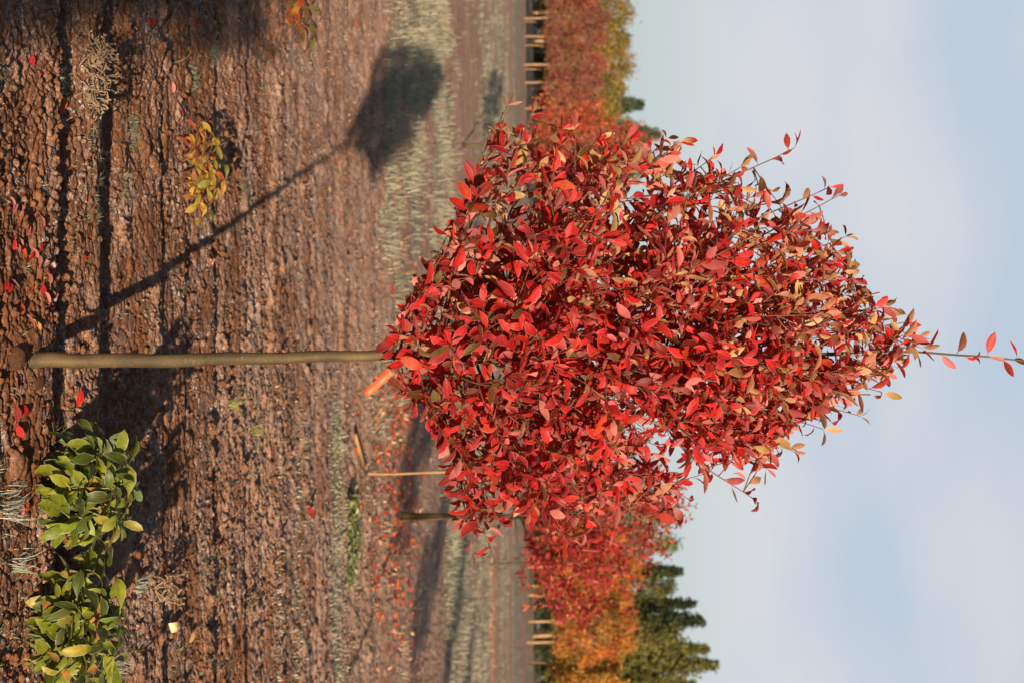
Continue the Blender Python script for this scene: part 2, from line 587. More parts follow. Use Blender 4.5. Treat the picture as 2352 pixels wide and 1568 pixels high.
# outer columns reach far out
XX = uu[None, :] * hw[:, None]
outer = np.abs(uu) > 1.01
XX[:, outer] = np.sign(uu[outer])[None, :] * (hw[:, None] + (np.abs(uu[outer])[None, :] - 1) ** 2.2 * (3 + 0.25 * np.abs(rows)[:, None]))
YY = np.repeat(rows[:, None], len(uu), 1)
ZZ = height(XX.ravel(), YY.ravel()).reshape(XX.shape)
ZZ *= (1 - sstep(120, 300, YY))
ZZ -= 0.0
nr, ncol = XX.shape
ii = np.arange(nr - 1)[:, None] * ncol
jj = np.arange(ncol - 1)[None, :]
GQ = np.stack([ii + jj, ii + jj + 1, ii + ncol + jj + 1, ii + ncol + jj], -1).reshape(-1, 4)
GV = np.stack([XX, YY, ZZ], -1).reshape(-1, 3)
gz = zones(XX.ravel(), YY.ravel())
crumb_m = sstep(0.40, 0.58, fbm(XX.ravel() * 1.9 + 3, YY.ravel() * 3.8, 31, 3))

def ground_material():
    m, nt, b = new_mat('frosted_tilled_soil')
    oc = objcoord(nt)
    g = attr(nt, 'grass', 'Fac')
    cr = attr(nt, 'crumb', 'Fac')
    n1 = noise(nt, 3.0, 4, 0.6, oc)
    n2 = noise(nt, 40, 4, 0.65, oc)
    soil = mixrgb(nt, ramp(nt, n1, [(0.3, 0.0), (0.7, 1.0)]), (0.17, 0.052, 0.016), (0.31, 0.112, 0.038))
    soil = mixrgb(nt, ramp(nt, n2, [(0.35, 0.0), (0.7, 0.6)]), soil, (0.34, 0.18, 0.10))
    # frost lies on crumbs and edges
    geo = nt.nodes.new('ShaderNodeNewGeometry')
    fn = noise(nt, 130, 4, 0.75, oc)
    fp = noise(nt, 5, 4, 0.6, oc)
    s = math_n(nt, 'ADD', math_n(nt, 'MULTIPLY', fn, 0.75), math_n(nt, 'MULTIPLY', fp, 0.35))
    s = math_n(nt, 'ADD', s, math_n(nt, 'MULTIPLY', cr, 0.10))
    sp = nt.nodes.new('ShaderNodeSeparateXYZ')
    nt.links.new(oc, sp.inputs[0])
    dist = ramp(nt, math_n(nt, 'DIVIDE', sp.outputs['Y'], 30.0), [(0.13, 0.0), (0.2, 0.04), (0.3, 0.10), (0.4, 0.13), (1.0, 0.13)])
    s = math_n(nt, 'ADD', s, dist)
    frost = ramp(nt, s, [(0.60, 0.0), (0.72, 0.70)])
    soil = mixrgb(nt, frost, soil, (0.64, 0.40, 0.28))
    hp = ramp(nt, noise(nt, 2.2, 4, 0.7, oc), [(0.46, 0.0), (0.60, 1.0)])
    hs = ramp(nt, noise(nt, 55, 3, 0.8, oc), [(0.52, 0.0), (0.62, 0.9)])
    soil = mixrgb(nt, math_n(nt, 'MULTIPLY', hp, hs), soil, (0.66, 0.60, 0.56))
    dk = ramp(nt, noise(nt, 28, 4, 0.75, oc), [(0.32, 0.75), (0.46, 0.0)])
    soil = mixrgb(nt, dk, soil, (0.055, 0.028, 0.014))
    gr = mixrgb(nt, ramp(nt, noise(nt, 1.5, 4, 0.6, oc), [(0.3, 0.0), (0.7, 1.0)]), (0.27, 0.23, 0.13), (0.44, 0.38, 0.27))
    gf = ramp(nt, math_n(nt, 'ADD', g, math_n(nt, 'MULTIPLY', math_n(nt, 'SUBTRACT', noise(nt, 6, 4, 0.7, oc), 0.5), 0.9)), [(0.4, 0.0), (0.62, 1.0)])
    col = mixrgb(nt, gf, soil, gr)
    nt.links.new(col, b.inputs['Base Color'])
    b.inputs['Roughness'].default_value = 0.85
    b.inputs['Specular IOR Level'].default_value = 0.2
    bp = nt.nodes.new('ShaderNodeBump')
    bp.inputs['Strength'].default_value = 1.0
    bp.inputs['Distance'].default_value = 0.010
    hsum = math_n(nt, 'ADD', math_n(nt, 'MULTIPLY', noise(nt, 90, 4, 0.8, oc), 1.0), math_n(nt, 'MULTIPLY', fn, 0.8))
    nt.links.new(hsum, bp.inputs['Height'])
    nt.links.new(bp.outputs['Normal'], b.inputs['Normal'])
    return m
M_ground = ground_material()
ground = link('ground', mesh_np('ground', GV, GQ, M_ground, {'grass': gz, 'crumb': crumb_m}))
tag(ground, kind='structure')

def hz(x, y):
    return float(height(np.array([float(x)]), np.array([float(y)]))[0])
def hza(x, y):
    return height(np.asarray(x, float), np.asarray(y, float))

# ------------------------------------------------------------------ leaf bearing shoots
def catmull(pts, n):
    pts = np.asarray(pts, float)
    P = np.vstack([2 * pts[0] - pts[1], pts, 2 * pts[-1] - pts[-2]])
    out = []
    seg = len(pts) - 1
    for s in np.linspace(0, seg, n):
        i = min(int(s), seg - 1)
        t = s - i
        p0, p1, p2, p3 = P[i], P[i + 1], P[i + 2], P[i + 3]
        out.append(0.5 * ((2 * p1) + (-p0 + p2) * t + (2 * p0 - 5 * p1 + 4 * p2 - p3) * t * t + (-p0 + 3 * p1 - 3 * p2 + p3) * t ** 3))
    return np.array(out)

class LeafBag:
    def __init__(s): s.P, s.A, s.N, s.L = [], [], [], []
    def along(s, pts, r, start=0.1, spacing=0.024, lmin=0.041, lmax=0.071, spread=0.9, tipcluster=True):
        seg = np.linalg.norm(np.diff(pts, axis=0), axis=1)
        cum = np.concatenate([[0], np.cumsum(seg)])
        tot = cum[-1]
        d = tot * start + r.uniform(0, spacing)
        ph = r.uniform(0, 6.28)
        while d < tot:
            p = np.array([np.interp(d, cum, pts[:, k]) for k in range(3)])
            i = min(np.searchsorted(cum, d), len(pts) - 1)
            t = pts[i] - pts[i - 1]
            t = t / (np.linalg.norm(t) + 1e-9)
            a = np.cross(t, [0.3, 0.9, 0.2]); a /= np.linalg.norm(a)
            b = np.cross(t, a)
            ph += 2.4 + r.normal() * 0.25
            rad = a * math.cos(ph) + b * math.sin(ph)
            ax = t * r.uniform(0.35, 1.15) + rad * spread + np.array([0, 0, -0.16]) + r.normal(size=3) * 0.15
            s.P.append(p); s.A.append(ax)
            s.N.append(t * .9 + np.array([.06, np.interp(p[2], [1.1, 1.5, 2.3], [-.2, .12, .5]), 0.3]) + r.normal(size=3) * 0.5)
            tipf = 1 - 0.35 * max(0, (d / tot - 0.8) / 0.2)
            s.L.append(r.uniform(lmin, lmax) * tipf)
            d += spacing * r.uniform(0.7, 1.35)
        if tipcluster:
            for k in range(2):
                s.P.append(pts[-1]); s.A.append(t + r.normal(size=3) * 0.45)
                s.N.append(t * 0.3 + np.array([0, 0, 0.6]) + r.normal(size=3) * 0.5)
                s.L.append(r.uniform(lmin, lmax) * 0.7)

def pick(r, pal, n):
    cols = np.array([c for c, w in pal], float)
    w = np.array([w for c, w in pal], float)
    k = r.choice(len(pal), n, p=w / w.sum())
    return cols[k] * r.uniform(0.82, 1.18, (n, 1)) * r.uniform(0.93, 1.07, (n, 3))

# ------------------------------------------------------------------ the main tree
TY = BASE.y
# outline in photo units: height x, edge towards the photo's top, edge towards its bottom
ENV = np.array([[885, 775, 850], [940, 700, 900], [1000, 610, 940], [1050, 525, 1020], [1100, 415, 1160], [1150, 325, 1195],
                [1250, 295, 1210], [1350, 315, 1200], [1450, 335, 1160], [1550, 355, 1115], [1650, 395, 1075], [1700, 425, 1045],
                [1750, 455, 1015], [1800, 490, 985], [1850, 530, 960], [1900, 575, 930], [1950, 625, 900], [2000, 690, 870],
                [2040, 740, 845], [2080, 780, 825]])
M2 = TY / F
def env(z, side):
    x = 1176 + (z - (H + (TY) * math.tan(-PITCH))) / M2        # close enough for the outline
    e = np.interp(x, ENV[:, 0], ENV[:, side])
    return abs(e - 816) * M2

def build_main_tree():
    r = np.random.default_rng(21)
    base = np.array(BASE)
    base[2] = hz(base[0], base[1])
    root = thing('young_tree', tuple(base), 'slender young tree in bright red leaf standing nearest the camera, with bare olive trunk', 'tree')
    def L(p):        # world -> local of root
        return np.asarray(p, float) - base
    px = [(40, 826, 25), (52, 826, 24), (90, 826, 20), (170, 827, 18.5), (300, 828, 17.5), (480, 825, 16.2), (650, 821, 14.6), (800, 817, 13.4), (900, 815, 12.6),
          (1000, 818, 12), (1120, 824, 11), (1250, 818, 9.6), (1400, 812, 8.4), (1550, 818, 7), (1700, 822, 6), (1850, 815, 5.0),
          (1980, 808, 3.6), (2060, 807, 2.9), (2160, 812, 2.6), (2260, 819, 2.2), (2360, 828, 1.9), (2440, 832, 1.3)]
    pts = np.array([at(a, b, TY) for a, b, w in px])
    rad = np.array([w for a, b, w in px]) * M2 * .92
    tp = catmull(pts, 120)
    tp[:, 0] += .0022 * np.sin(np.arange(120) * .8) * np.linspace(1, .3, 120)
    tr = np.interp(np.linspace(0, len(px) - 1, 120), np.arange(len(px)), rad)
    # faint swellings at old nodes
    tr = tr * (1 + 0.035 * np.exp(-((np.arange(120)[:, None] - np.array([14, 22, 30, 37, 44, 52])[None]) ** 2) / 1.2).sum(1))
    tr = tr * (1 + .012 * r.normal(size=120))
    tr[0] *= 1.5; tr[1] *= 1.25; tr[2] *= 1.1
    V, Q = tubes([(L(tp), tr)], 24)
    # knots and pruning scars swell out of the stem
    for zk, ak in ((.10, -1.9), (.19, -1.2), (.31, -2.2), (.42, -1.0), (.50, -1.7), (.66, -2.4), (.74, -1.3)):
        i = np.argmin(abs(L(tp)[:, 2] - zk))
        kc = L(tp)[i] + tr[i] * np.array([math.cos(ak), math.sin(ak), 0])
        dv = V - kc
        w_ = np.exp(-((dv[:, :2] ** 2).sum(1) / .007 ** 2 + dv[:, 2] ** 2 / .008 ** 2))
        V = V + w_[:, None] * .0035 * np.array([math.cos(ak), math.sin(ak), 0])
    trunk = link('trunk', mesh_np('trunk', V, Q, M_bark), root)
    lines, bag = [], LeafBag()
    def trunk_at(z):
        i = np.searchsorted(tp[:, 2], z)
        i = min(max(i, 1), len(tp) - 1)
        f = (z - tp[i - 1, 2]) / (tp[i, 2] - tp[i - 1, 2] + 1e-9)
        return tp[i - 1] + (tp[i] - tp[i - 1]) * f
    def branch(p0, p1, r0, bow=0.12, leaf_from=0.25, nsec=7, spacing=0.03):
        p0, p1 = np.asarray(p0, float), np.asarray(p1, float)
        d = p1 - p0
        ln = np.linalg.norm(d)
        mid = p0 + d * 0.5 + np.array([d[0] * 0.12, d[1] * 0.12, -abs(d[2]) * bow * (1 if d[2] > .5 * ln else .2)]) + r.normal(size=3) * ln * 0.025
        q = catmull([p0, mid, p1], 14)
        lines.append((L(q), np.linspace(r0, 0.0011, 14)))
        bag.along(q, r, leaf_from, spacing)
        for k in range(nsec):
            f = r.uniform(0.18, 0.97)
            i = int(f * 13)
            s = q[i]
            t = q[min(i + 1, 13)] - q[max(i - 1, 0)]
            t /= np.linalg.norm(t)
            sl = r.uniform(0.10, 0.26) * (1.15 - 0.5 * f)
            dr = t * 0.75 + norm(r.normal(size=3)) * 0.75 + np.array([0, 0, 0.25])
            dr /= np.linalg.norm(dr)
            e = s + dr * sl
            # stay inside the outline
            side = 1 if e[0] < base[0] else 2
            lim = env(e[2], side) * r.uniform(.85, 1.1)
            rr = math.hypot(e[0] - base[0] * 0 - trunk_at(e[2])[0], e[1] - TY)
            if rr > lim:
                sc_ = lim / rr
                c = trunk_at(e[2])
                e[0] = c[0] + (e[0] - c[0]) * sc_
                e[1] = c[1] + (e[1] - c[1]) * sc_
            sq = catmull([s, (s + e) / 2 + r.normal(size=3) * 0.008 + np.array([0, 0, -0.006]), e], 6)
            lines.append((L(sq), np.linspace(0.0019, 0.0009, 6)))
            bag.along(sq, r, 0.12, 0.0185)
    # branches whose tips can be read off the photograph
    tips = [(1165, 243, 1010, .08), (1222, 262, 1050, -.1), (1150, 300, 1020, .05), (1285, 300, 1080, .1), (1130, 400, 990, .2), (1080, 450, 960, .1),
            (1040, 555, 935, -.05), (1015, 600, 930, .1), (975, 660, 915, -.15), (935, 715, 905, -.1), (920, 770, 895, -.12), (925, 870, 900, -.1), (950, 925, 915, -.05),
            (960, 940, 930, .05), (995, 965, 960, -.2), (1065, 1030, 975, .1), (1075, 1110, 990, -.1), (1075, 1200, 1010, 0), (1080, 1262, 1030, .05),
            (1125, 1255, 1010, 0.02), (1330, 1262, 1120, 0), (1290, 1225, 1090, -.2), (1400, 1215, 1170, .15), (1490, 1205, 1230, -.1), (1580, 1145, 1330, .1), (1735, 1148, 1450, .0),
            (1760, 1075, 1480, -.1), (1820, 1035, 1540, .1), (1890, 985, 1620, 0), (1975, 955, 1700, .05), (2025, 900, 1790, -.05), (2035, 855, 1820, .08),
            (2080, 740, 1850, 0), (2030, 705, 1780, -.1), (1985, 680, 1720, .1), (1945, 620, 1640, 0), (1940, 545, 1590, .1), (1925, 450, 1500, .0), (1905, 430, 1480, -.15),
            (1825, 340, 1400, .05), (1700, 385, 1330, -.1), (1640, 360, 1280, .1), (1560, 325, 1220, 0), (1530, 320, 1200, .15), (1440, 320, 1150, -.15), (1370, 320, 1130, 0), (1830, 520, 1480, -.2), (1740, 470, 1400, .2)]
    for x, yy, x0, dep in tips:
        p1 = at(x, yy, TY + dep)
        p0 = trunk_at(at(x0, 816, TY).z)
        ln = (Vector(p1) - Vector(p0)).length
        branch(p0, p1, 0.0022 + 0.0045 * ln, nsec=int(3 + 9 * ln))
    # the rest of the crown all round
    for i in range(56):
        x0 = 960 + 850 * ((i + .5) / 56) ** 1.15
        az = i * 2.39996 + r.normal() * 0.2
        rise = r.uniform(150, 420) * (1 - 0.35 * (x0 - 960) / 860)
        x1 = min(x0 + rise, 2000)
        z1 = at(x1, 816, TY).z
        side = 1 if math.cos(az) < 0 else 2
        c = abs(math.cos(az))
        rr = (env(z1, side) * c + 0.5 * (env(z1, 1) + env(z1, 2)) * (1 - c)) * r.uniform(0.5, 1.06)
        p0 = trunk_at(at(x0, 816, TY).z)
        cc = trunk_at(z1)
        p1 = np.array([cc[0] + rr * math.cos(az), cc[1] + rr * math.sin(az), z1])
        ln = np.linalg.norm(p1 - p0)
        branch(p0, p1, 0.002 + 0.0045 * ln, nsec=int(3 + 8 * ln), leaf_from=0.3)
    # short shoots filling the heart of the crown on the sunny side
    for i in range(34):
        x0 = 1010 + 640 * ((i + .5) / 34)
        az = -math.pi / 2 + r.uniform(-1.25, 1.25)
        x1 = x0 + r.uniform(90, 200)
        z1 = at(x1, 816, TY).z
        rr = 0.5 * (env(z1, 1) + env(z1, 2)) * r.uniform(0.3, 0.75)
        p0 = trunk_at(at(x0, 816, TY).z)
        cc = trunk_at(z1)
        p1 = np.array([cc[0] + rr * math.cos(az), cc[1] + rr * math.sin(az), z1])
        ln = np.linalg.norm(p1 - p0)
        branch(p0, p1, 0.0018 + 0.004 * ln, nsec=int(4 + 7 * ln), leaf_from=0.3)
    # bare, cut twig ends that stand out of the crown's top
    for (x, yy, x2, y2) in ((1960, 905, 2000, 906), (1780, 1015, 1830, 1034), (1985, 680, 2020, 672), (1900, 765, 1965, 762), (1990, 868, 2048, 850)):
        a, b_ = np.array(at(x, yy, TY - .03)), np.array(at(x2, y2, TY - .03))
        lines.append((L(np.linspace(a, b_, 3)), [0.0022, 0.002, 0.0019]))
    V, Q = tubes(lines, 5)
    link('branches', mesh_np('branches', V, Q, M_twig), root)
    P, A, N, Ln = np.array(bag.P), np.array(bag.A), np.array(bag.N), np.array(bag.L)
    # hand-placed leaves up the leader
    LP, LA, LN, LL = [], [], [], []
    for x, dx, dy, l in ((2085, -4, 22, .045), (2105, 14, 38, .04), (2122, 22, -48, .062), (2160, 34, 34, .05), (2188, 30, -46, .062), (2205, 40, 26, .05), (2228, 30, 10, .045),
                         (2258, 15, -48, .06), (2262, 42, 8, .045), (2290, 10, 32, .05), (2318, 44, 2, .05), (2335, -8, -30, .05), (2350, 20, 38, .05), (2375, 25, -30, .05), (2400, 30, 25, .04)):
        i = np.searchsorted(tp[:, 2], at(x, 816, TY).z)
        p = tp[min(i, len(tp) - 1)]
        LP.append(p); a = np.array([dy, r.uniform(-18, 18), dx]); LA.append(a)
        LN.append(np.array([0, -0.2, 0.5]) + r.normal(size=3) * 0.6); LL.append(l)
    n0 = len(P)
    P, A, N, Ln = np.vstack([P, LP]), np.vstack([A, LA]), np.vstack([N, LN]), np.concatenate([Ln, LL])
    n = len(P)
    # underside of the crown: rises outward from a narrow foot, steeper on one side
    tipp = P + norm(A) * (Ln * 1.1)[:, None]
    dx = tipp[:, 0] - trunk_at(1.2)[0]
    lat = np.sign(dx) * np.hypot(dx, .8 * (tipp[:, 1] - TY)) / M2
    under_x = np.interp(lat, [-620, -575, -510, -395, -240, -110, -20, 60, 130, 200, 300, 480, 600], [1150, 1125, 1090, 1042, 982, 902, 888, 888, 925, 975, 1000, 1045, 1080])
    zmin = H - TY * math.tan(PITCH) + (under_x - 1176) * M2
    keep = np.minimum(tipp[:, 2], P[:, 2]) > zmin + r.normal(0, .012, n)
    P, A, N, Ln = P[keep], A[keep], N[keep], Ln[keep]
    n = len(P)
    # colour of each leaf
    top = pick(r, [((.50, .011, .014), 4), ((.58, .018, .016), 3), ((.36, .007, .013), 3), ((.17, .010, .010), 1.6), ((.09, .05, .010), 0.7), ((.50, .045, .012), 0.5), ((.46, .03, .04), 1)], n)
    und = pick(r, [((.64, .23, .19), 4), ((.62, .16, .15), 4), ((.52, .26, .14), 1.3), ((.52, .06, .04), 2.5)], n)
    gold = pick(r, [((.54, .35, .14), 3), ((.58, .30, .17), 3), ((.50, .34, .17), 1)], n)
    # leaves high in the crown and towards the photo's top edge have turned tan below
    rel = (P[:, 2] - 1.2) * 0.45 - (P[:, 0] - 0.05) * 0.9
    lead = np.hypot(P[:, 0] - .03, P[:, 1] - TY) < .03
    isg = ~(lead & (P[:, 2] > at(2080, 816, TY).z)) & (r.random(n) < np.clip(rel * 0.85 - 0.03, 0.01, 0.55))
    und[isg] = gold[isg]
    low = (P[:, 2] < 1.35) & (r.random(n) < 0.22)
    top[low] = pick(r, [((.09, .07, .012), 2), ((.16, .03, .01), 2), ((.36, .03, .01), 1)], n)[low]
    curl = r.normal(.35, .45, n) + (r.random(n) < 0.1) * r.uniform(0.6, 1.6, n)
    fold = r.uniform(0.05, 0.6, n)
    W = Ln * r.uniform(0.36, 0.52, n)
    odd = r.random(n) < .12
    Ln = np.where(odd, Ln * r.uniform(.55, .8, n), Ln)
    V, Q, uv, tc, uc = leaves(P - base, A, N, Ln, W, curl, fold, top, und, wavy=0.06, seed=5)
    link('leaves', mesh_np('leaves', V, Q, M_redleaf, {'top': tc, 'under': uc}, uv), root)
    print('main tree leaves', n, 'lines', len(lines))
    return root
main_tree = build_main_tree()

# ------------------------------------------------------------------ other nursery trees of the same kind
def build_orchard_tree(name, h, cw, seed, pal, undpal, trunk_h=1.05, prof=(.45, .8, 1, .85, .42, .1), lean=0.0, leaf=0.062, dens=1.0, r_base=0.03, simple=False, leaf_mat=None):
    """tree in local coordinates, foot at the origin; returns list of (partname, mesh)"""
    r = np.random.default_rng(seed)
    n = 16
    zz = np.linspace(-0.03, h, n)
    tp = np.stack([lean * zz + 0.03 * np.sin(zz * 1.7 + seed), 0.02 * np.sin(zz * 2.3 + seed), zz], 1)
    tp[:, 0] -= tp[0, 0]; tp[:, 1] -= tp[0, 1]
    rad = np.interp(zz, [0, 0.15, trunk_h, h], [r_base * 1.25, r_base, r_base * .75, 0.003])
    V, Q = tubes([(tp, rad)], 10)
    out = [('trunk', mesh_np('trunk', V, Q, M_bark))]
    lines, bag = [], LeafBag()
    nb = int(46 * dens)
    def profile(f):   # crown half width over crown height 0..1
        return cw * 0.5 * np.interp(f, [0, .12, .35, .6, .85, 1], prof)
    for i in range(nb):
        f0 = (i / nb) * 0.78
        z0 = trunk_h + (h * 0.94 - trunk_h) * f0
        f1 = min(f0 + r.uniform(0.08, 0.3), 0.98)
        z1 = trunk_h + (h * 0.94 - trunk_h) * f1
        az = i * 2.4 + r.normal() * .25
        rr = profile(f1) * r.uniform(0.7, 1.12)
        c0 = np.array([np.interp(z0, zz, tp[:, 0]), np.interp(z0, zz, tp[:, 1]), z0])
        p1 = np.array([np.interp(z1, zz, tp[:, 0]) + rr * math.cos(az), np.interp(z1, zz, tp[:, 1]) + rr * math.sin(az), z1])
        d = p1 - c0
        ln = np.linalg.norm(d)
        q = catmull([c0, c0 + d * .5 + np.array([d[0] * .15, d[1] * .15, -ln * .1]), p1], 9)
        lines.append((q, np.linspace(0.0025 + .005 * ln, 0.0015, 9)))
        bag.along(q, r, 0.3, 0.045 if simple else 0.035, leaf * .8, leaf * 1.1)
        for k in range(int(2 + 7 * ln)):
            i2 = r.integers(2, 9)
            s = q[min(i2, 8)]
            dr = norm(norm(d) * .7 + r.normal(size=3) * .5 + np.array([0, 0, .25]))
            e = s + dr * r.uniform(.12, .26)
            sq = np.linspace(s, e, 4)
            lines.append((sq, [0.002, .0018, .0015, .001]))
            bag.along(sq, r, 0.1, 0.036 if simple else 0.027, leaf * .8, leaf * 1.1)
    # low leaves fringe on the leader
    bag.along(tp[-3:], r, 0.3, 0.05, leaf * .7, leaf)
    V, Q = tubes(lines, 4)
    out.append(('branches', mesh_np('branches', V, Q, M_twig)))
    P, A, N, Ln = np.array(bag.P), np.array(bag.A), np.array(bag.N), np.array(bag.L)
    m = len(P)
    V, Q, uv, tc, uc = leaves(P, A, N, Ln, Ln * r.uniform(.42, .55, m), r.uniform(.1, 1, m), r.uniform(.15, .6, m), pick(r, pal, m), pick(r, undpal, m), seed=seed)
    out.append(('leaves', mesh_np('leaves', V, Q, leaf_mat or M_redleaf, {'top': tc, 'under': uc}, uv)))
    print(name, 'leaves', m)
    return out

def place(name, parts, X, Y, label, cat='tree', group=None, rz=0.0, scale=1.0):
    t = thing(name, (X, Y, hz(X, Y)), label, cat, group, rz)
    t.scale = (scale, scale, scale)
    for pn, me in parts:
        link(pn, me, t)
    return t

RED = [((.38, .010, .012), 4), ((.46, .02, .016), 2.5), ((.28, .007, .012), 2), ((.50, .09, .02), .7)]
REDU = [((.50, .13, .11), 2), ((.48, .05, .04), 3), ((.52, .16, .05), 1.0)]
ORR = [((.42, .014, .012), 4), ((.50, .05, .015), 3), ((.54, .15, .025), 2.0), ((.34, .20, .03), .5)]
ORU = [((.50, .13, .08), 3), ((.54, .17, .05), 2.2), ((.50, .26, .08), .8)]

p = gnd(917, 1183)
t_red = build_orchard_tree('red tree', 2.95, 2.3, 31, RED, REDU, trunk_h=1.15, lean=-0.03, leaf=.070, dens=1.75, r_base=0.033)
place('young_tree', t_red, p.x, p.y, 'red leafed tree with leaning shaded trunk behind the nearest tree, taped to a stake', 'tree', rz=0)
mid_tree = (p.x, p.y)
p = gnd(1063, 335)
t_or = build_orchard_tree('orange red tree', 3.45, 2.0, 47, ORR, ORU, trunk_h=1.05, lean=0.02, dens=1.45, r_base=0.028, leaf=0.078)
place('young_tree', t_or, p.x, p.y, 'orange and red mottled tree on a thin pale trunk beside the mauve brown row', 'tree')
p = gnd(1121, 1295)
GOLD = [((.60, .20, .03), 3), ((.62, .28, .05), 2), ((.50, .10, .02), 1.3), ((.35, .28, .04), .7)]
t_go = build_orchard_tree('gold tree', 4.1, 2.3, 53, GOLD, GOLD, trunk_h=1.25, lean=0.0, dens=1.1, r_base=0.035, leaf=0.09, simple=True)
place('young_tree', t_go, p.x, p.y, 'orange gold tree on a thin tan trunk, partly behind the leaning red tree', 'tree')
# neighbours outside the frame whose crowns throw the shadows seen on the soil
t_nb = build_orchard_tree('neighbour', 2.95, 1.45, 33, RED, REDU, prof=(.8, .95, 1, .85, .45, .1), trunk_h=1.5, dens=1.6, r_base=0.033)
for (x, yy, s, rz, lb) in ((4.05, 4.1, 1.0, 1.0, 'red leafed tree outside the frame, next in the row to the nearest tree'),
                           (5.3, 7.5, 0.82, 2.1, 'small red leafed tree outside the frame, farther along the nearest row'),
                           (7.0, 11.4, 0.86, 0.4, 'red leafed tree outside the frame in the second row'),
                           (9.4, 12.0, 0.95, 4.4, 'red leafed tree outside the frame at the far end of the second row')):
    place('young_tree', t_nb, x, yy, lb, 'tree', rz=rz, scale=s)
t_sh = build_orchard_tree('shadow_caster', 1.85, 1.25, 61, ORR, ORU, prof=(.6, .6, .62, .8, .95, .5), trunk_h=0.25, dens=2.6, r_base=0.03, leaf=0.085)  # unseen leafy stand-in, added to cast the camera operator's shadow
place('shadow_stand_in', t_sh, 0.34, -3.4, 'orange leafed stand-in behind the camera, added unseen to cast the shadow of its operator', 'shadow_caster', rz=0.7)

# ------------------------------------------------------------------ far rows, made of leaf clumps
def clump_tree(kind, h, cw, trunk_h, seed, pal, n=2600, size=0.09, flat=0.4, wisps=0, cr=0.07, prof=None, nclump=44, depth=1.0):
    r = np.random.default_rng(seed)
    zz = np.linspace(-0.1, h * .8, 8)
    tp = np.stack([0.08 * np.sin(zz * .9 + seed), 0.05 * np.sin(zz + 2 * seed), zz], 1)
    tp -= np.array([tp[0, 0], tp[0, 1], 0])
    rad = np.interp(zz, [0, trunk_h, h * .8], [cr * 1.15, cr * .85, .015])
    V, Q = tubes([(tp, rad)], 8)
    out = [('trunk', mesh_np('trunk', V, Q, M_farbark))]
    P, C, lines = [], [], []
    prof = prof or ([0, .1, .35, .6, .85, 1], [.5, .85, 1, .88, .5, .12])
    for i in range(nclump):
        f = (i + .5) / nclump
        z = trunk_h + (h - trunk_h) * f
        R_ = cw * .5 * np.interp(f, *prof)
        az = i * 2.4 + r.normal() * .3
        rr = R_ * r.uniform(.35, 1.05) ** .6
        c = np.array([rr * math.cos(az), rr * math.sin(az) * depth, z])
        k = n // nclump
        cs = cw * r.uniform(.055, .12)
        pts = c + r.normal(size=(k, 3)) * np.array([cs, cs, cs * .8])
        P.append(pts)
        shade = pick(r, pal, 1)
        C.append(np.clip(0.72 * shade * r.uniform(.6, 1.15) + 0.28 * pick(r, pal, k), 0, 1))
        s = np.array([np.interp(z * .72, zz, tp[:, 0]), np.interp(z * .72, zz, tp[:, 1]), max(trunk_h * .9, z * .72)])
        lines.append((np.array([s, (s + c) / 2 + np.array([0, 0, -.05 * h / 5]), c]), [cr * .35, cr * .22, .008]))
    for i in range(wisps):
        a = r.uniform(0, 6.28)
        b0 = np.array([cw * .3 * math.cos(a), cw * .3 * math.sin(a), h * r.uniform(.8, .95)])
        ln = h * r.uniform(.08, .16)
        k = 26
        t = r.random((k, 1))
        P.append(b0 + t * np.array([0.1 * math.cos(a), 0.1 * math.sin(a), ln]) + r.normal(size=(k, 3)) * .03)
        C.append(pick(r, [((.55, .08, .05), 1)], k))
        lines.append((np.array([b0 * [1, 1, .9], b0 + [0, 0, ln]]), [.02, .006]))
    V, Q = tubes(lines, 4)
    out.append(('branches', mesh_np('branches', V, Q, M_farbark)))
    V, Q, tc = specks(np.concatenate(P), size, np.concatenate(C), seed, flat)
    out.append(('crown', mesh_np('crown', V, Q, M_speck, {'top': tc}, smooth=False)))
    return out

def conifer(h, cw, seed, pal, n=13000):
    r = np.random.default_rng(seed)
    zz = np.linspace(-.2, h, 8)
    V, Q = tubes([(np.stack([0 * zz, 0 * zz, zz], 1), np.interp(zz, [0, h], [.28, .02]))], 8)
    out = [('trunk', mesh_np('trunk', V, Q, M_farbark))]
    nb = 190
    P, C, S, lines = [], [], [], []
    for i in range(nb):
        f = (i + .5) / nb
        z = h * (.06 + .93 * f)
        Rm = cw * .5 * (1 - f) ** .95 * r.uniform(.75, 1.15) + .04
        az = i * 2.4 + r.normal() * .2
        k = int(n / nb * (1.7 * (1 - f) + .25))
        t = r.random(k) ** .6
        droop = -.18 * Rm * t + .12 * Rm * t * t
        x = Rm * t
        pts = np.stack([x * math.cos(az), x * math.sin(az), z + droop], 1) + r.normal(size=(k, 3)) * np.array([.2, .2, .10]) * min(cw / 6, 1.2)
        P.append(pts)
        C.append(.5 * pick(r, pal, 1) + .5 * pick(r, pal, k))
        lines.append((np.array([[0, 0, z], [Rm * .5 * math.cos(az), Rm * .5 * math.sin(az), z - .05 * Rm], [Rm * .95 * math.cos(az), Rm * .95 * math.sin(az), z - .06 * Rm]]), [.05, .03, .01]))
    V, Q = tubes(lines, 4)
    out.append(('branches', mesh_np('branches', V, Q, M_farbark)))
    V, Q, tc = specks(np.concatenate(P), 0.27, np.concatenate(C), seed, 1.0)
    out.append(('crown', mesh_np('crown', V, Q, M_speck, {'top': tc}, smooth=False)))
    return out

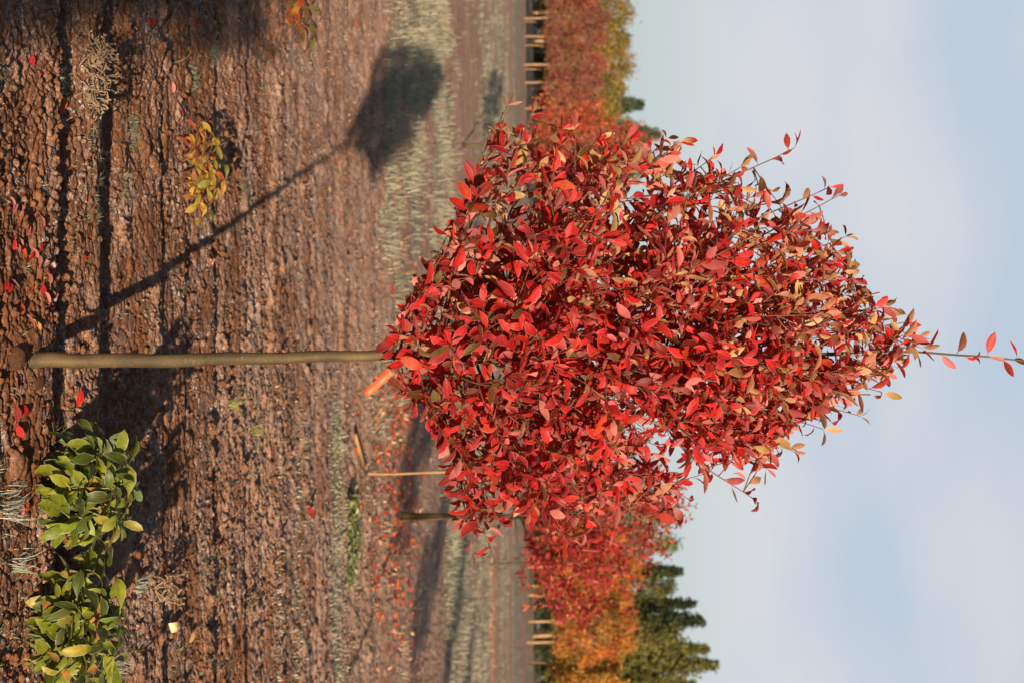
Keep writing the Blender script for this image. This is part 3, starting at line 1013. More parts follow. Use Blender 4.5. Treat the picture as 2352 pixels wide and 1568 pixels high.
MAUVE = [((.26, .085, .06), 4), ((.30, .12, .09), 3), ((.40, .09, .045), 1.6), ((.20, .09, .05), 2)]
OLIVE = [((.26, .17, .03), 3), ((.32, .21, .04), 2), ((.18, .13, .03), 2), ((.14, .12, .03), 1)]
ORANGE = [((.56, .20, .04), 4), ((.60, .17, .04), 2.5), ((.55, .29, .05), 2), ((.14, .13, .02), 1.1), ((.45, .09, .03), .8), ((.07, .07, .015), .6)]
DGREEN = [((.035, .05, .02), 3), ((.055, .07, .022), 2), ((.025, .035, .02), 2)]
OGREEN = [((.12, .12, .03), 3), ((.16, .14, .035), 2), ((.09, .10, .03), 2)]
PGREEN = [((.22, .26, .12), 1), ((.18, .22, .10), 1)]
TEALG = [((.06, .085, .05), 2), ((.09, .11, .06), 1)]

def far_pos(yy, base_x):
    p = gnd(base_x, yy)
    return p.x, p.y

K_mauve = [clump_tree('mauve', 4.9 + .35 * (s - 2), 2.2, 1.45, s, MAUVE, 4200, .085, wisps=0, cr=.055) for s in (1, 2, 3)]
ORANGES = {4: [((.58, .26, .05), 4), ((.62, .36, .07), 3), ((.30, .24, .04), 1.5), ((.55, .14, .03), 1)], 5: ORANGE, 6: ORANGE + [((.60, .34, .06), 3), ((.20, .20, .03), 2)]}
K_orange = [clump_tree('orange', 7.3 + .5 * (s - 5), 3.0, 2.0, s, ORANGES[s], 5200, .11, wisps=4, cr=.10) for s in (4, 5, 6)]
K_olive = [clump_tree('olive', 8.2, 5.0, 1.6, s, OLIVE, 6000, .14, cr=.14) for s in (7, 8)]

mauve_spots = [(-16, 1202, 1.0, 'half cut by the photo\'s top edge'), (43, 1203, 1.02, 'on a double trunk next to the photo\'s top edge'), (84, 1204, .94, 'second from the photo\'s top edge'),
               (150, 1203, 1.07, 'on the boldest pale trunk of its row'), (191, 1205, .97, 'next to the orange and red mottled tree')]
for i, (yy, bx, s, w) in enumerate(mauve_spots):
    X, Y = far_pos(yy, bx)
    place('row_tree', K_mauve[i % 3], X, Y, 'mauve brown row tree ' + w, 'tree', 'mauve brown trees of the far row', rz=i * 1.3, scale=s)
V, Q = tubes([([(0, 0, -.1), (.03, 0, .8), (.1, .05, 2.2)], [.04, .035, .02])], 6)
second_stem = mesh_np('pole', V, Q, M_farbark)
for x_, y_, w_ in ((50, 1206, 'beside the double trunk nearest the photo\'s top edge'), (104, 1205, 'between the second mauve brown row tree and the boldest pale trunk'), (159, 1206, 'close against the boldest pale trunk of the far row')):
    g = gnd(y_, x_)
    o = link('pole', second_stem); o.location = (g.x, g.y, 0)
    tag(o, 'thin pale support pole ' + w_, 'pole', 'support poles in the far row')
for i, (yy, bx) in enumerate([(250, 1205), (310, 1205), (375, 1205)]):
    X, Y = far_pos(yy, bx)
    place('row_tree', K_mauve[(i + 1) % 3], X, Y, 'mauve brown row tree hidden behind the orange and red mottled tree', 'tree', 'mauve brown trees of the far row', rz=i * 2.1, scale=.95)
or_spots = [(1522, 1214, 1.0, 'on the thickest straight trunk next to the photo\'s bottom edge'), (1474, 1209, .97, 'on a leaning pale trunk, second from the photo\'s bottom edge'),
            (1426, 1214, 1.0, 'on a thin straight trunk, third from the photo\'s bottom edge'), (1590, 1212, 1.06, 'cut by the photo\'s bottom edge')]
for i, (yy, bx, s, w) in enumerate(or_spots):
    X, Y = far_pos(yy, bx)
    place('row_tree', K_orange[i % 3], X, Y, 'orange gold row tree ' + w, 'tree', 'orange gold trees of the far row', rz=i * 1.9, scale=s)
for i, yy in enumerate((1365, 1300, 1235, 1170, 1105, 1040, 960, 880, 790, 700, 610, 520, 450)):
    X, Y = far_pos(yy, 1212)
    place('row_tree', K_orange[(i + 1) % 3] if yy > 560 or i % 2 else K_mauve[1], X, Y, 'row tree glimpsed through the crown of the nearest tree' if yy < 1200 else 'orange gold row tree behind the red tree with the leaning trunk',
          'tree', 'orange gold trees of the far row', rz=i * .9, scale=1.0 if yy > 1200 else .82)
# taller olive trees behind the mauve row
for i, (yy, top) in enumerate([(-30, 1440), (30, 1450), (95, 1446), (150, 1452), (205, 1436), (265, 1420)]):
    Y = 112 + (i % 2) * 6
    X = at(1262, yy, Y).x
    h = at(top, yy, Y).z
    place('olive_tree', K_olive[i % 2], X, Y, ['olive gold tree at the photo\'s top edge, behind the mauve brown row', 'olive gold tree with ragged top, second from the photo\'s top edge', 'olive gold tree behind the middle of the mauve brown row',
          'tallest olive gold tree behind the boldest pale trunk', 'olive gold tree at the end of the mauve brown row', 'low yellow olive tree behind the orange and red mottled tree'][i], 'tree', 'olive gold trees behind the mauve brown row', rz=i * 1.1, scale=h / 8.4)
# conifers and green trees at the back
con_specs = [(1523, 1652, 240, 150, OGREEN, 'broad olive green conifer, the tallest, near the photo\'s bottom edge'), (1487, 1632, 170, 165, OGREEN, 'olive green conifer beside the tallest one'),
             (1423, 1618, 190, 150, DGREEN, 'dark green conifer with a sharp tip beyond the orange trees'), (1385, 1600, 120, 158, DGREEN, 'narrow dark conifer with a crooked tip'),
             (1310, 1570, 130, 150, DGREEN, 'small dark conifer tip beside the red shoot'), (1570, 1600, 190, 150, OGREEN, 'olive conifer cut by the photo\'s bottom edge'),
             (243, 1480, 170, 160, TEALG, 'grey green conifer rising behind the olive gold trees'), (310, 1518, 200, 165, TEALG, 'grey green conifer behind the orange and red mottled tree'),
             (380, 1530, 200, 170, TEALG, 'grey green conifer behind the edge of the nearest tree')]
for i, (yy, top, wpx, Y, pal, lb) in enumerate(con_specs):
    h = at(top, yy, Y).z
    X = at(1262, yy, Y).x
    place('conifer', conifer(h, wpx / F * Y, 70 + i, pal), X, Y, lb, 'conifer', 'conifers on the skyline', rz=i)
for i, (yy, top, wpx, Y, pal, lb) in enumerate([(1345, 1545, 110, 140, OGREEN, 'round olive green tree between the dark conifer tips'), (1250, 1552, 90, 140, PGREEN, 'pale green loose tree behind the red tree'),
                                              (1190, 1545, 100, 140, PGREEN, 'pale green tree at the edge of the nearest tree'), (1460, 1560, 110, 135, OGREEN, 'olive green tree right behind the orange crowns')]):
    h = at(top, yy, Y).z
    X = at(1262, yy, Y).x
    place('green_tree', clump_tree('green', h, wpx / F * Y, h * .2, 90 + i, pal, 5000, .2, cr=.18), X, Y, lb, 'tree', 'green trees on the skyline', rz=i)
# dark hedge bushes under the far crowns
def bush(seed, pal, w=6.0, h=2.6):
    r = np.random.default_rng(seed)
    P, C = [], []
    for i in range(34):
        c = np.array([r.uniform(-w / 2, w / 2), r.uniform(-1, 1), r.uniform(.2, h * .8)])
        P.append(c + r.normal(size=(120, 3)) * np.array([.5, .4, .38]))
        C.append(.6 * pick(r, pal, 1) + .4 * pick(r, pal, 120))
    P = np.concatenate(P); P[:, 2] = np.abs(P[:, 2])
    V, Q, tc = specks(P, .16, np.concatenate(C), seed, .5)
    st = [(np.array([[x, 0, 0], [x + .1, 0, h * .7]]), [.06, .02]) for x in np.linspace(-w * .4, w * .4, 7)]
    VV, QQ = tubes(st, 5)
    return [('foliage', mesh_np('foliage', V, Q, M_speck, {'top': tc}, smooth=False)), ('stem', mesh_np('stem', VV, QQ, M_farbark))]
K_bush = [bush(s, DGREEN, 8.0, 3.6) for s in (11, 12, 13)]
for i, yy in enumerate(range(-40, 1640, 120)):
    Y = 140 + (i * 37 % 11)
    X = at(1262, yy, Y).x
    place('hedge_bush', K_bush[i % 3], X, Y, 'dark low bush seen between the trunks of the far row', 'bush', 'dark bushes behind the far row', rz=0.2 * math.sin(i), scale=1.0)

# long low farm shed far off between the trunks
def box(c, s):
    x, y_, z = s[0] / 2, s[1] / 2, s[2] / 2
    v = [(c[0] + a * x, c[1] + b * y_, c[2] + d * z) for a in (-1, 1) for b in (-1, 1) for d in (-1, 1)]
    q = [(0, 1, 3, 2), (4, 6, 7, 5), (0, 4, 5, 1), (2, 3, 7, 6), (0, 2, 6, 4), (1, 5, 7, 3)]
    return np.array(v), np.array(q)
def join(parts):
    Vs, Qs, o = [], [], 0
    for V, Q in parts:
        Vs.append(V); Qs.append(Q + o); o += len(V)
    return np.concatenate(Vs), np.concatenate(Qs)
sx = at(1262, 300, 210).x
shed = thing('farm_shed', (sx, 210, 0), 'low pale farm shed far off between the trunks', 'shed')
V, Q = box((0, 0, 1.1), (9, 4, 2.2)); link('wall', mesh_np('wall', V, Q, plain('white_wall', (.6, .6, .58), .7, .08), smooth=False), shed)
V = np.array([(-4.7, -2.3, 2.2), (4.7, -2.3, 2.2), (4.7, 0, 3.1), (-4.7, 0, 3.1), (4.7, 2.3, 2.2), (-4.7, 2.3, 2.2), (-4.7, -2.3, 2.1), (4.7, -2.3, 2.1), (4.7, 2.3, 2.1), (-4.7, 2.3, 2.1)], float)
Q = np.array([(0, 1, 2, 3), (3, 2, 4, 5), (6, 9, 8, 7), (0, 6, 7, 1), (5, 4, 8, 9), (1, 7, 2, 2), (7, 8, 4, 2), (0, 3, 9, 6)])
Q = np.array([q for q in Q if len(set(q)) == 4])
link('roof', mesh_np('roof', V, Q, plain('shed_roof', (.4, .4, .42), .5, .1), smooth=False), shed)
V, Q = box((2, -2.03, .95), (1.6, .06, 1.9)); link('door', mesh_np('door', V, Q, plain('shed_door', (.2, .2, .2), .6, .1), smooth=False), shed)

# ------------------------------------------------------------------ stakes, tie, tape, tag
st = gnd(832, 1087)
pts = [np.array(at(x, y_, st.y)) for x, y_ in ((824, 1087), (900, 1088), (1000, 1084), (1100, 1082), (1200, 1079))]
base = np.array([st.x, st.y, hz(st.x, st.y)])
q = catmull(pts, 12) - base
V, Q = tubes([(q, np.full(12, .0085))], 8)
o = link('stake', mesh_np('stake', V, Q, M_wood)); o.location = base
tag(o, 'thin tan upright stake in the soil between the nearest tree and the leaning dark trunk', 'stake')
a, b_ = gnd(803, 1000), gnd(829, 1085)
d = b_ - a
V, Q = join([box((0, 0, 0), (d.length, .045, .016)), box((d.length * .36, .004, .0125), (.05, .03, .009))])
o = link('fallen_lath', mesh_np('fallen_lath', V, Q, M_wood, smooth=False))
o.location = ((a.x + b_.x) / 2, (a.y + b_.y) / 2, hz((a.x + b_.x) / 2, (a.y + b_.y) / 2) + .028)
o.rotation_euler = (0, 0, math.atan2(d.y, d.x))
tag(o, 'tan wooden lath lying on the soil at the foot of the thin stake', 'lath')
# stake of the leaning trunk, tied with green tape
mx, my = mid_tree
sp = [(mx + .045 - .045 * z, my - .03, z) for z in (-.05, .4, .9, 1.5)]
V, Q = tubes([(sp, [.010, .010, .009, .009])], 7)
g0 = hz(mx, my)
o = link('stake', mesh_np('stake', V, Q, M_wood)); o.location = (0, 0, g0)
tag(o, 'thin stake taped against the leaning dark trunk', 'stake')
ang = np.linspace(0, 2 * np.pi, 20)
tz = 1.20
cx = mx - .045 * tz + .02
for k, (dz, w) in enumerate(((0, .028),)):
    ring = np.stack([cx + .05 * np.cos(ang), my - .012 + .04 * np.sin(ang), np.full(20, g0 + tz)], 1)
    Vr = np.concatenate([ring + [0, 0, -w / 2], ring + [0, 0, w / 2]])
    Qr = np.array([(i, i + 1, 21 + i, 20 + i) for i in range(19)])
    ring2 = ring.copy(); ring2[:, 0] = cx + .0465 * np.cos(ang); ring2[:, 1] = my - .012 + .0365 * np.sin(ang)
    Vr2 = np.concatenate([ring2 + [0, 0, -w / 2], ring2 + [0, 0, w / 2]])
    Qcap = np.array([(i, 40 + i, 41 + i, i + 1) for i in range(19)] + [(20 + i, 21 + i, 61 + i, 60 + i) for i in range(19)])
    V, Q = np.concatenate([Vr, Vr2]), np.concatenate([Qr, Qr[:, ::-1] + 40, Qcap])
o = link('green_tie', mesh_np('green_tie', V, Q, plain('green_tape', (.01, .16, .10), .4)))
tag(o, 'green tie tape round the leaning dark trunk and its stake', 'tie')

# orange marking tape hanging at the foot of the crown
def ribbon(cs, wv, t=.0012):
    cs = np.asarray(cs, float); wv = np.asarray(wv, float)
    tg = norm(np.gradient(cs, axis=0))
    nn = norm(np.cross(tg, wv))
    n = len(cs)
    V = np.concatenate([cs - wv + nn * t, cs + wv + nn * t, cs + wv - nn * t, cs - wv - nn * t])
    Q = []
    for i in range(n - 1):
        for a_, b2 in ((0, 1), (1, 2), (2, 3), (3, 0)):
            Q.append((a_ * n + i, b2 * n + i, b2 * n + i + 1, a_ * n + i + 1))
    Q.append((0, n, 2 * n, 3 * n)); Q.append((n - 1, 4 * n - 1, 3 * n - 1, 2 * n - 1))
    return V, np.array(Q)
ry = TY - .16
c0, c1 = np.array(at(898, 852, ry)), np.array(at(838, 905, ry - .01))
tt = np.linspace(0, 1, 9)[:, None]
cs = c0 + (c1 - c0) * tt + np.array([0, -.006, 0]) * np.sin(tt * 5) + np.array([0, 0, .002]) * np.sin(tt * 3)
wdir = norm(np.cross((c1 - c0)[None], np.array([[0, 1, .15]])))[0] * .0115
V, Q = ribbon(cs, np.repeat(wdir[None], 9, 0) * (1 - .12 * tt))
m, nt, b = new_mat('orange_tape')
nt.links.new(mixrgb(nt, ramp(nt, noise(nt, 60, 2, .5, objcoord(nt)), [(.4, 0.0), (.6, 1.0)]), (.78, .10, .035), (.85, .13, .045)), b.inputs['Base Color'])
b.inputs['Roughness'].default_value = .45
rb = mesh_np('marking_tape', V - c0, Q, m)
o = link('marking_tape', rb); o.location = c0
tag(o, 'bright orange strip of marking tape hanging below the red crown beside the trunk', 'tape')

# ------------------------------------------------------------------ weeds and small plants
def weed(name, foot, spread, hgt, nst, nleaf, llen, wid, pal, upal, label, mat, seed, toothed=.06, whorl=5, droop=.5, cat='plant', shapeup=1.0):
    r = np.random.default_rng(seed)
    z0 = hz(foot[0], foot[1])
    t = thing(name, (foot[0], foot[1], z0), label, cat)
    lines, P, A, N, Ln = [], [], [], [], []
    for i in range(nst):
        a = i * 2.4 + r.normal() * .3
        rr = math.sqrt((i + .5) / nst)
        e = np.array([spread[0] * rr * math.cos(a), spread[1] * rr * math.sin(a), hgt * (1 - .45 * rr ** 2) * r.uniform(.7, 1.05)])
        s = e * [.25, .25, 0] + r.normal(size=3) * [.015, .015, 0]
        s[2] = -.01
        q = catmull([s, (s + e) / 2 + np.array([0, 0, .02]), e], 6)
        lines.append((q, np.linspace(.004, .0022, 6)))
        for lv in (1.0, .72, .45)[: (3 if hgt > .12 else 2)]:
            pos = q[int(lv * 5)]
            for k in range(whorl):
                az = k * 2 * math.pi / whorl + r.uniform(-.3, .3) + i
                P.append(pos)
                A.append([math.cos(az), math.sin(az), r.uniform(-.25, .65) * shapeup])
                N.append(np.array([0, -.25, 1.0]) + r.normal(size=3) * .45)
                Ln.append(llen * r.uniform(.65, 1.15))
    n = len(P)
    Ln = np.array(Ln)
    V, Q = tubes(lines, 5)
    link('stem', mesh_np('stem', V, Q, M_twig if mat is M_redleaf else plain(name + '_stem', (.16, .17, .06))), t)
    V, Q, uv, tc, uc = leaves(P, A, N, Ln, Ln * wid * r.uniform(.85, 1.15, n), r.uniform(.1, droop * 2, n), r.uniform(.1, .5, n), pick(r, pal, n), pick(r, upal, n), wavy=toothed, shape=1.15, seed=seed)
    link('leaves', mesh_np('leaves', V, Q, mat, {'top': tc, 'under': uc}, uv), t)
    return t
WG = [((.17, .20, .014), 4), ((.25, .26, .020), 3), ((.07, .09, .012), 3), ((.32, .25, .035), 1.2), ((.45, .20, .04), .4)]
WGU = [((.16, .20, .08), 2), ((.22, .24, .10), 2), ((.35, .30, .10), .6)]
pA = gnd(66, 1135)
weed('broadleaf_weed', (pA.x, pA.y + .05), (.16, .14), .25, 26, 0, .090, .40, WG, WGU, 'frost edged green weed with broad leaves growing nearer the trunk of the nearest tree', M_greenleaf, 5, toothed=.13, droop=.9)
pB = gnd(42, 1450)
weed('broadleaf_weed', (pB.x, pB.y + .05), (.17, .14), .26, 27, 0, .090, .40, WG, WGU, 'frost edged green weed with broad leaves in the photo\'s lower left corner', M_greenleaf, 6, toothed=.13, droop=.9)
YP = [((.50, .34, .05), 3), ((.42, .33, .05), 2), ((.52, .12, .03), 2), ((.20, .20, .03), 1.5), ((.30, .10, .04), 1), ((.55, .24, .05), 1.5)]
pC = gnd(405, 392)
weed('seedling_plant', (pC.x, pC.y), (.21, .11), .17, 14, 0, .068, .42, YP, YP, 'small yellow and orange leaved seedling growing in the bare brown soil', M_redleaf, 7, whorl=4, droop=.6)
pD = gnd(645, 8)
OP = [((.45, .09, .02), 3), ((.40, .22, .04), 1.5), ((.13, .12, .02), 3), ((.32, .03, .02), 1)]
weed('seedling_plant', (pD.x, pD.y), (.26, .2), .22, 8, 0, .08, .45, OP, OP, 'orange and green leaved seedling at the photo\'s top edge beside the dark shadow', M_redleaf, 8, whorl=4)
# bright green low patch
GP = [((.24, .26, .08), 3), ((.17, .19, .05), 2), ((.38, .38, .20), 2)]
for k, (x, yy) in enumerate([(795, 1175), (797, 1235), (797, 1295)]):
    pE = gnd(x, yy)
    weed('clover_clump', (pE.x, pE.y), (.17, .34), .09, 24, 0, .045, .45, GP, GP, ['end clump of the bright green clover strip, nearest the thin stake', 'middle clump of the bright green clover strip on the soil', 'end clump of the bright green clover strip, farthest from the stake'][k],
         M_greenleaf, 20 + k, whorl=5, droop=.3)

# dry tangled weed
def dry_weed(foot, w, h, n, seed, label):
    r = np.random.default_rng(seed)
    t = thing('dry_weed', (foot[0], foot[1], hz(foot[0], foot[1])), label, 'weed')
    lines, seeds = [], []
    for i in range(n):
        a = r.uniform(0, 6.28)
        e = np.array([w * math.cos(a) * r.uniform(.3, 1), w * .45 * math.sin(a), r.uniform(.25, 1) * h])
        m_ = e * .5 + r.normal(size=3) * .02
        q = catmull([[0, 0, 0], m_, e], 6)
        lines.append((q, np.linspace(.0025, .0012, 6)))
        for k in range(6):
            s = q[r.integers(2, 6)]
            d_ = norm(r.normal(size=3)) * r.uniform(.015, .05)
            lines.append((np.array([s, s + d_ * .6 + r.normal(size=3) * .004, s + d_]), [.0014, .0014, .0022]))
            seeds.append(s + d_)
    for sd_ in seeds:
        lines.append((np.array([sd_, sd_ + r.normal(size=3) * .004 + [0, 0, .004], sd_ + r.normal(size=3) * .007]), [.0012, .0042, .0012]))
    V, Q = tubes(lines, 5)
    link('stems', mesh_np('stems', V, Q, M_dry), t)
for x, yy, w, h, n, s, lb in ((178, 150, .12, .075, 18, 3, 'tan tangle of dry weed stems nearest the photo\'s top left corner'), (175, 215, .07, .06, 12, 4, 'smaller tan dry weed just below the tangled one'),
                              (560, 1390, .08, .06, 12, 6, 'pale dry grass tuft beyond the lower left weed'), (330, 1350, .06, .1, 8, 9, 'dry upright stalks beside the lower left weed')):
    g = gnd(x, yy)
    dry_weed((g.x, g.y), w, h, n, s, lb)

# frosted blades
def blades(cx, cy, n, spread, hmin, hmax, seed, pal, wid=.0016, lean=.5, base=None, hs_=1.0):
    r = np.random.default_rng(seed)
    cx, cy = np.broadcast_to(cx, (n,)), np.broadcast_to(cy, (n,))
    X = cx + r.normal(size=n) * spread
    Y = cy + r.normal(size=n) * spread
    Z = hza(X, Y) if base is None else np.full(n, base)
    h = r.uniform(hmin, hmax, n)
    a = r.uniform(0, 6.28, n)
    h = h * hs_
    ln = r.uniform(0.1 if lean < 2 else lean * .35, lean, n) * h
    dx, dy = np.cos(a) * ln, np.sin(a) * ln
    px, py = -np.sin(a) * wid, np.cos(a) * wid
    # blades face the camera loosely: random sideways
    b0 = np.stack([X - px, Y - py, Z - .004], 1); b1 = np.stack([X + px, Y + py, Z - .004], 1)
    m0 = np.stack([X - px * .8 + dx * .4, Y - py * .8 + dy * .4, Z + h * .6], 1); m1 = np.stack([X + px * .8 + dx * .4, Y + py * .8 + dy * .4, Z + h * .6], 1)
    t0 = np.stack([X - px * .15 + dx * 1.2, Y - py * .15 + dy * 1.2, Z + h], 1); t1 = np.stack([X + px * .15 + dx * 1.2, Y + py * .15 + dy * 1.2, Z + h], 1)
    V = np.stack([b0, b1, m1, m0, t1, t0], 1).reshape(-1, 3)
    k = np.arange(n)[:, None] * 6
    Q = np.concatenate([k + np.array([[0, 1, 2, 3]]), k + np.array([[3, 2, 4, 5]])])
    return V, Q, np.repeat(pick(r, pal, n), 6, axis=0)

def joinb(L_):
    Vs, Qs, Cs, o = [], [], [], 0
    for V, Q, C in L_:
        Vs.append(V); Qs.append(Q + o); Cs.append(C); o += len(V)
    return np.concatenate(Vs), np.concatenate(Qs), np.concatenate(Cs)

FG = [((.44, .40, .29), 3), ((.52, .47, .37), 3), ((.28, .30, .18), 2.4), ((.46, .33, .20), 2)]
# cover of the far grass strips
r = np.random.default_rng(99)
NB = 190000
yy = 7.5 * (60 / 7.5) ** (r.random(NB) ** 1.1)
xx = (r.random(NB) * 2 - 1) * (0.30 * yy + .5)
keep = r.random(NB) < zones(xx, yy) * np.clip(2.6 * fbm(xx * 1.4, yy * .9, 71, 3) - .55, .12, 1)
xx, yy = xx[keep], yy[keep]
V, Q, C = blades(xx, yy, len(xx), 0.02, .03, .13, 98, FG, wid=.0035, lean=1.5, hs_=.22 + .78 * sstep(11.5, 14, yy))
o = link('frosted_grass', mesh_np('frosted_grass', V, Q, M_blade, {'top': C}, smooth=False))
tag(o, 'pale frosted grass covering the strips across the field', 'grass', kind='stuff')

# small sage weeds between the clods, near
SG = [((.36, .34, .20), 3), ((.44, .42, .28), 2), ((.24, .26, .10), 2), ((.50, .44, .33), 1)]
lst = []
NT = 5200
yy = 3.6 * (14 / 3.6) ** r.random(NT)
xx = (r.random(NT) * 2 - 1) * (.28 * yy + .2)
w = fbm(xx * 1.3, yy * 1.3, 81, 3)
strip = np.exp(-((yy - 9.2 + .12 * xx) / .35) ** 2) * sstep(0.1, .8, xx) * 1.0
strip2 = np.exp(-((yy - 7.2 - .2 * xx) / .3) ** 2) * .25
pr = sstep(.5, .66, w) * .55 + strip + strip2 + sstep(0, 1, (4.4 - yy)) * .25
k = r.random(NT) < pr
xx, yy = xx[k], yy[k]
per = 12
V, Q, C = blades(np.repeat(xx, per), np.repeat(yy, per), len(xx) * per, .006, .005, .013, 83, SG, wid=.0014, lean=4.0)
o = link('ground_weeds', mesh_np('ground_weeds', V, Q, M_blade, {'top': C}, smooth=False))
tag(o, 'tiny sage coloured frosted weeds between the clods', 'weeds', kind='stuff')

# tufts one can pick out
def tuft(x, yy_, n, sp, h0, h1, seed, pal, label, wid=.0013, lean=.9):
    g = gnd(x, yy_)
    V, Q, C = blades(0.0, 0.0, n, sp, h0, h1, seed, pal, wid, lean, base=0)
    o = link('grass_tuft', mesh_np('grass_tuft', V, Q, M_blade, {'top': C}, smooth=False))
    o.location = (g.x, g.y, hz(g.x, g.y))
    tag(o, label, 'grass tuft')
HG = [((.45, .45, .36), 2), ((.34, .36, .26), 2), ((.5, .5, .42), 1)]
tuft(8, 1165, 80, .032, .02, .07, 1, HG, 'grey frosted grass tuft at the photo\'s left edge below the green weed', lean=1.2)
tuft(120, 1075, 90, .018, .05, .10, 2, [((.25, .28, .08), 1), ((.36, .36, .16), 1)], 'spiky yellow green tuft at the near weed\'s edge', lean=1.0)
tuft(508, 930, 30, .012, .05, .12, 3, [((.40, .42, .10), 1)], 'yellow green grass sprig on bare soil beyond the trunk', lean=1.5)
tuft(575, 990, 22, .012, .04, .09, 4, [((.38, .38, .10), 1)], 'second, smaller yellow green sprig farther on the bare soil', lean=1.5)
tuft(140, 190, 90, .012, .012, .03, 5, SG, 'sage frosted tuft beside the single orange red fallen leaf', lean=2.2)
for k, (x, y_) in enumerate([(545, 440), (555, 480), (530, 505), (430, 180), (470, 125), (290, 300)]):
    tuft(x, y_, 150, .03, .008, .026, 30 + k, SG, ['pale sage weed touching the yellow seedling', 'pale sage weed just below the yellow seedling', 'pale sage weed where the thin trunk shadow passes the seedling',
         'small green weed on the ridge above the seedling', 'pale weed near the shadow edge at the photo\'s top', 'tiny grey green weed among flat brown clods'][k], lean=3.2)
tuft(292, 1345, 60, .016, .02, .06, 61, HG, 'wispy frosted tuft at the tips of the lower left weed', lean=1.8)
tuft(255, 1530, 70, .018, .02, .06, 62, HG, 'wispy frosted tuft by the photo\'s bottom edge, beside the green weed', lean=1.8)
tuft(30, 1290, 60, .02, .02, .06, 63, HG, 'grey frosted tuft between the two green weeds at the photo\'s left edge', lean=1.6)
# curved single blade of grass
q = catmull([np.array(gnd(378, 148)) + [0, 0, .02], np.array(gnd(398, 135)) + [0, 0, .05], np.array(gnd(412, 110)) + [0, 0, .05], np.array(gnd(420, 65)) + [0, 0, .03]], 12)
V, Q = ribbon(q, np.tile([[0.0015, .0025, 0]], (12, 1)) * np.linspace(1.2, .2, 12)[:, None], .0003)
o = link('curved_grass_stalk', mesh_np('curved_grass_stalk', V, Q, plain('straw_green', (.36, .36, .14))))
tag(o, 'single long curved yellow green grass blade lying on brown clods', 'grass')
# pale chip near the corner
g = gnd(372, 1440)
V, Q = ribbon(np.linspace([-.018, 0, 0], [.018, 0, .012], 4), np.tile([[0, .012, .014]], (4, 1)), .001)
o = link('yellow_chip', mesh_np('yellow_chip', V, Q, plain('pale_yellow', (.72, .55, .25))))
o.location = (g.x, g.y, hz(g.x, g.y) + .02)
tag(o, 'small pale yellow square chip lying on the soil', 'chip')

# ------------------------------------------------------------------ clods at the tree's foot
def clod(seed):
    r_ = np.random.default_rng(seed)
    nu, nv = 22, 14
    th = np.linspace(0, 2 * np.pi, nu, endpoint=False)
    ph = np.linspace(.05, np.pi - .05, nv)
    TH, PH = np.meshgrid(th, ph)
    d = np.stack([np.cos(TH) * np.sin(PH), np.sin(TH) * np.sin(PH), np.cos(PH)], -1)
    rr = 1 + .45 * (fbm(d[..., 0] * 2 + seed, d[..., 1] * 2 + d[..., 2] * 1.7, seed, 4) - .5) + .16 * (fbm(d[..., 0] * 7, d[..., 1] * 7 + d[..., 2] * 6, seed + 4, 2) - .5)
    # facets
    for _ in range(7):
        nrm = norm(r_.normal(size=3)); c = r_.uniform(.72, .9)
        dot = (d * rr[..., None]) @ nrm
        rr = np.where(dot > c, rr * c / np.maximum(dot, 1e-6), rr)
    V = (d * rr[..., None] * [1, 1, .62]).reshape(-1, 3)
    V[:, 2] += .25
    q = []
    for i in range(nv - 1):
        for j in range(nu):
            j2 = (j + 1) % nu
            q.append((i * nu + j, (i + 1) * nu + j, (i + 1) * nu + j2, i * nu + j2))
    return mesh_np('soil_clod', V, np.array(q), M_clod)
m, nt, b = new_mat('clod_soil')
oc = objcoord(nt)
c = mixrgb(nt, ramp(nt, noise(nt, 3, 4, .6, oc), [(.3, 0.0), (.7, 1.0)]), (.14, .06, .026), (.22, .105, .05))
c = mixrgb(nt, ramp(nt, noise(nt, 11, 4, .75, oc), [(.56, 0.0), (.72, .55)]), c, (.46, .34, .28))
nt.links.new(c, b.inputs['Base Color'])
b.inputs['Roughness'].default_value = .9
b.inputs['Specular IOR Level'].default_value = .2
bp = nt.nodes.new('ShaderNodeBump'); bp.inputs['Strength'].default_value = .8; bp.inputs['Distance'].default_value = .1
nt.links.new(noise(nt, 9, 4, .7, oc), bp.inputs['Height']); nt.links.new(bp.outputs['Normal'], b.inputs['Normal'])
M_clod = m
CL = [clod(s) for s in range(1, 7)]
for (cx_, cy_, sx_, lb_) in ((60, 780, .03, 'lower clod touching the side of the nearest trunk'), (62, 872, .026, 'small clod on the other side of the nearest trunk'), (95, 770, .028, 'flat cracked clod beside the foot of the nearest trunk'), (110, 880, .03, 'brown clod in the furrow below the nearest trunk')):
    g = gnd(cx_, cy_)
    o = link('soil_clod', CL[1 + cx_ % 5]); o.location = (g.x, g.y, hz(g.x, g.y) - .008); o.scale = (sx_ * 1.3, sx_, sx_ * .7); o.rotation_euler = (.2, .1, cx_)
    tag(o, lb_, 'clod', 'clods at the foot of the trunk')
o = link('soil_clod', CL[0]); g = gnd(14, 822)
o.location = (g.x, g.y, hz(g.x, g.y) - .005); o.scale = (.035, .03, .045)
tag(o, 'brown clod resting in front of the foot of the nearest trunk', 'clod')
# loose crumbs and clods nobody could count
r = np.random.default_rng(1234)
NCL = 30000
yy = 3.7 * (13 / 3.7) ** r.random(NCL)
xx = (r.random(NCL) * 2 - 1) * (.29 * yy + .15)
mask = sstep(.42, .6, fbm(xx * 2.1, yy * 3.5, 133, 3))
k = r.random(NCL) < .25 + .75 * mask
xx, yy = xx[k], yy[k]
zz = hza(xx, yy)
sz = .0025 + .009 * r.random(len(xx)) ** 4
sz = np.where(r.random(len(xx)) < .010, r.uniform(.010, .022, len(xx)), sz)
low_dirs = norm(r.normal(size=(8, 26, 3)))
ico = []
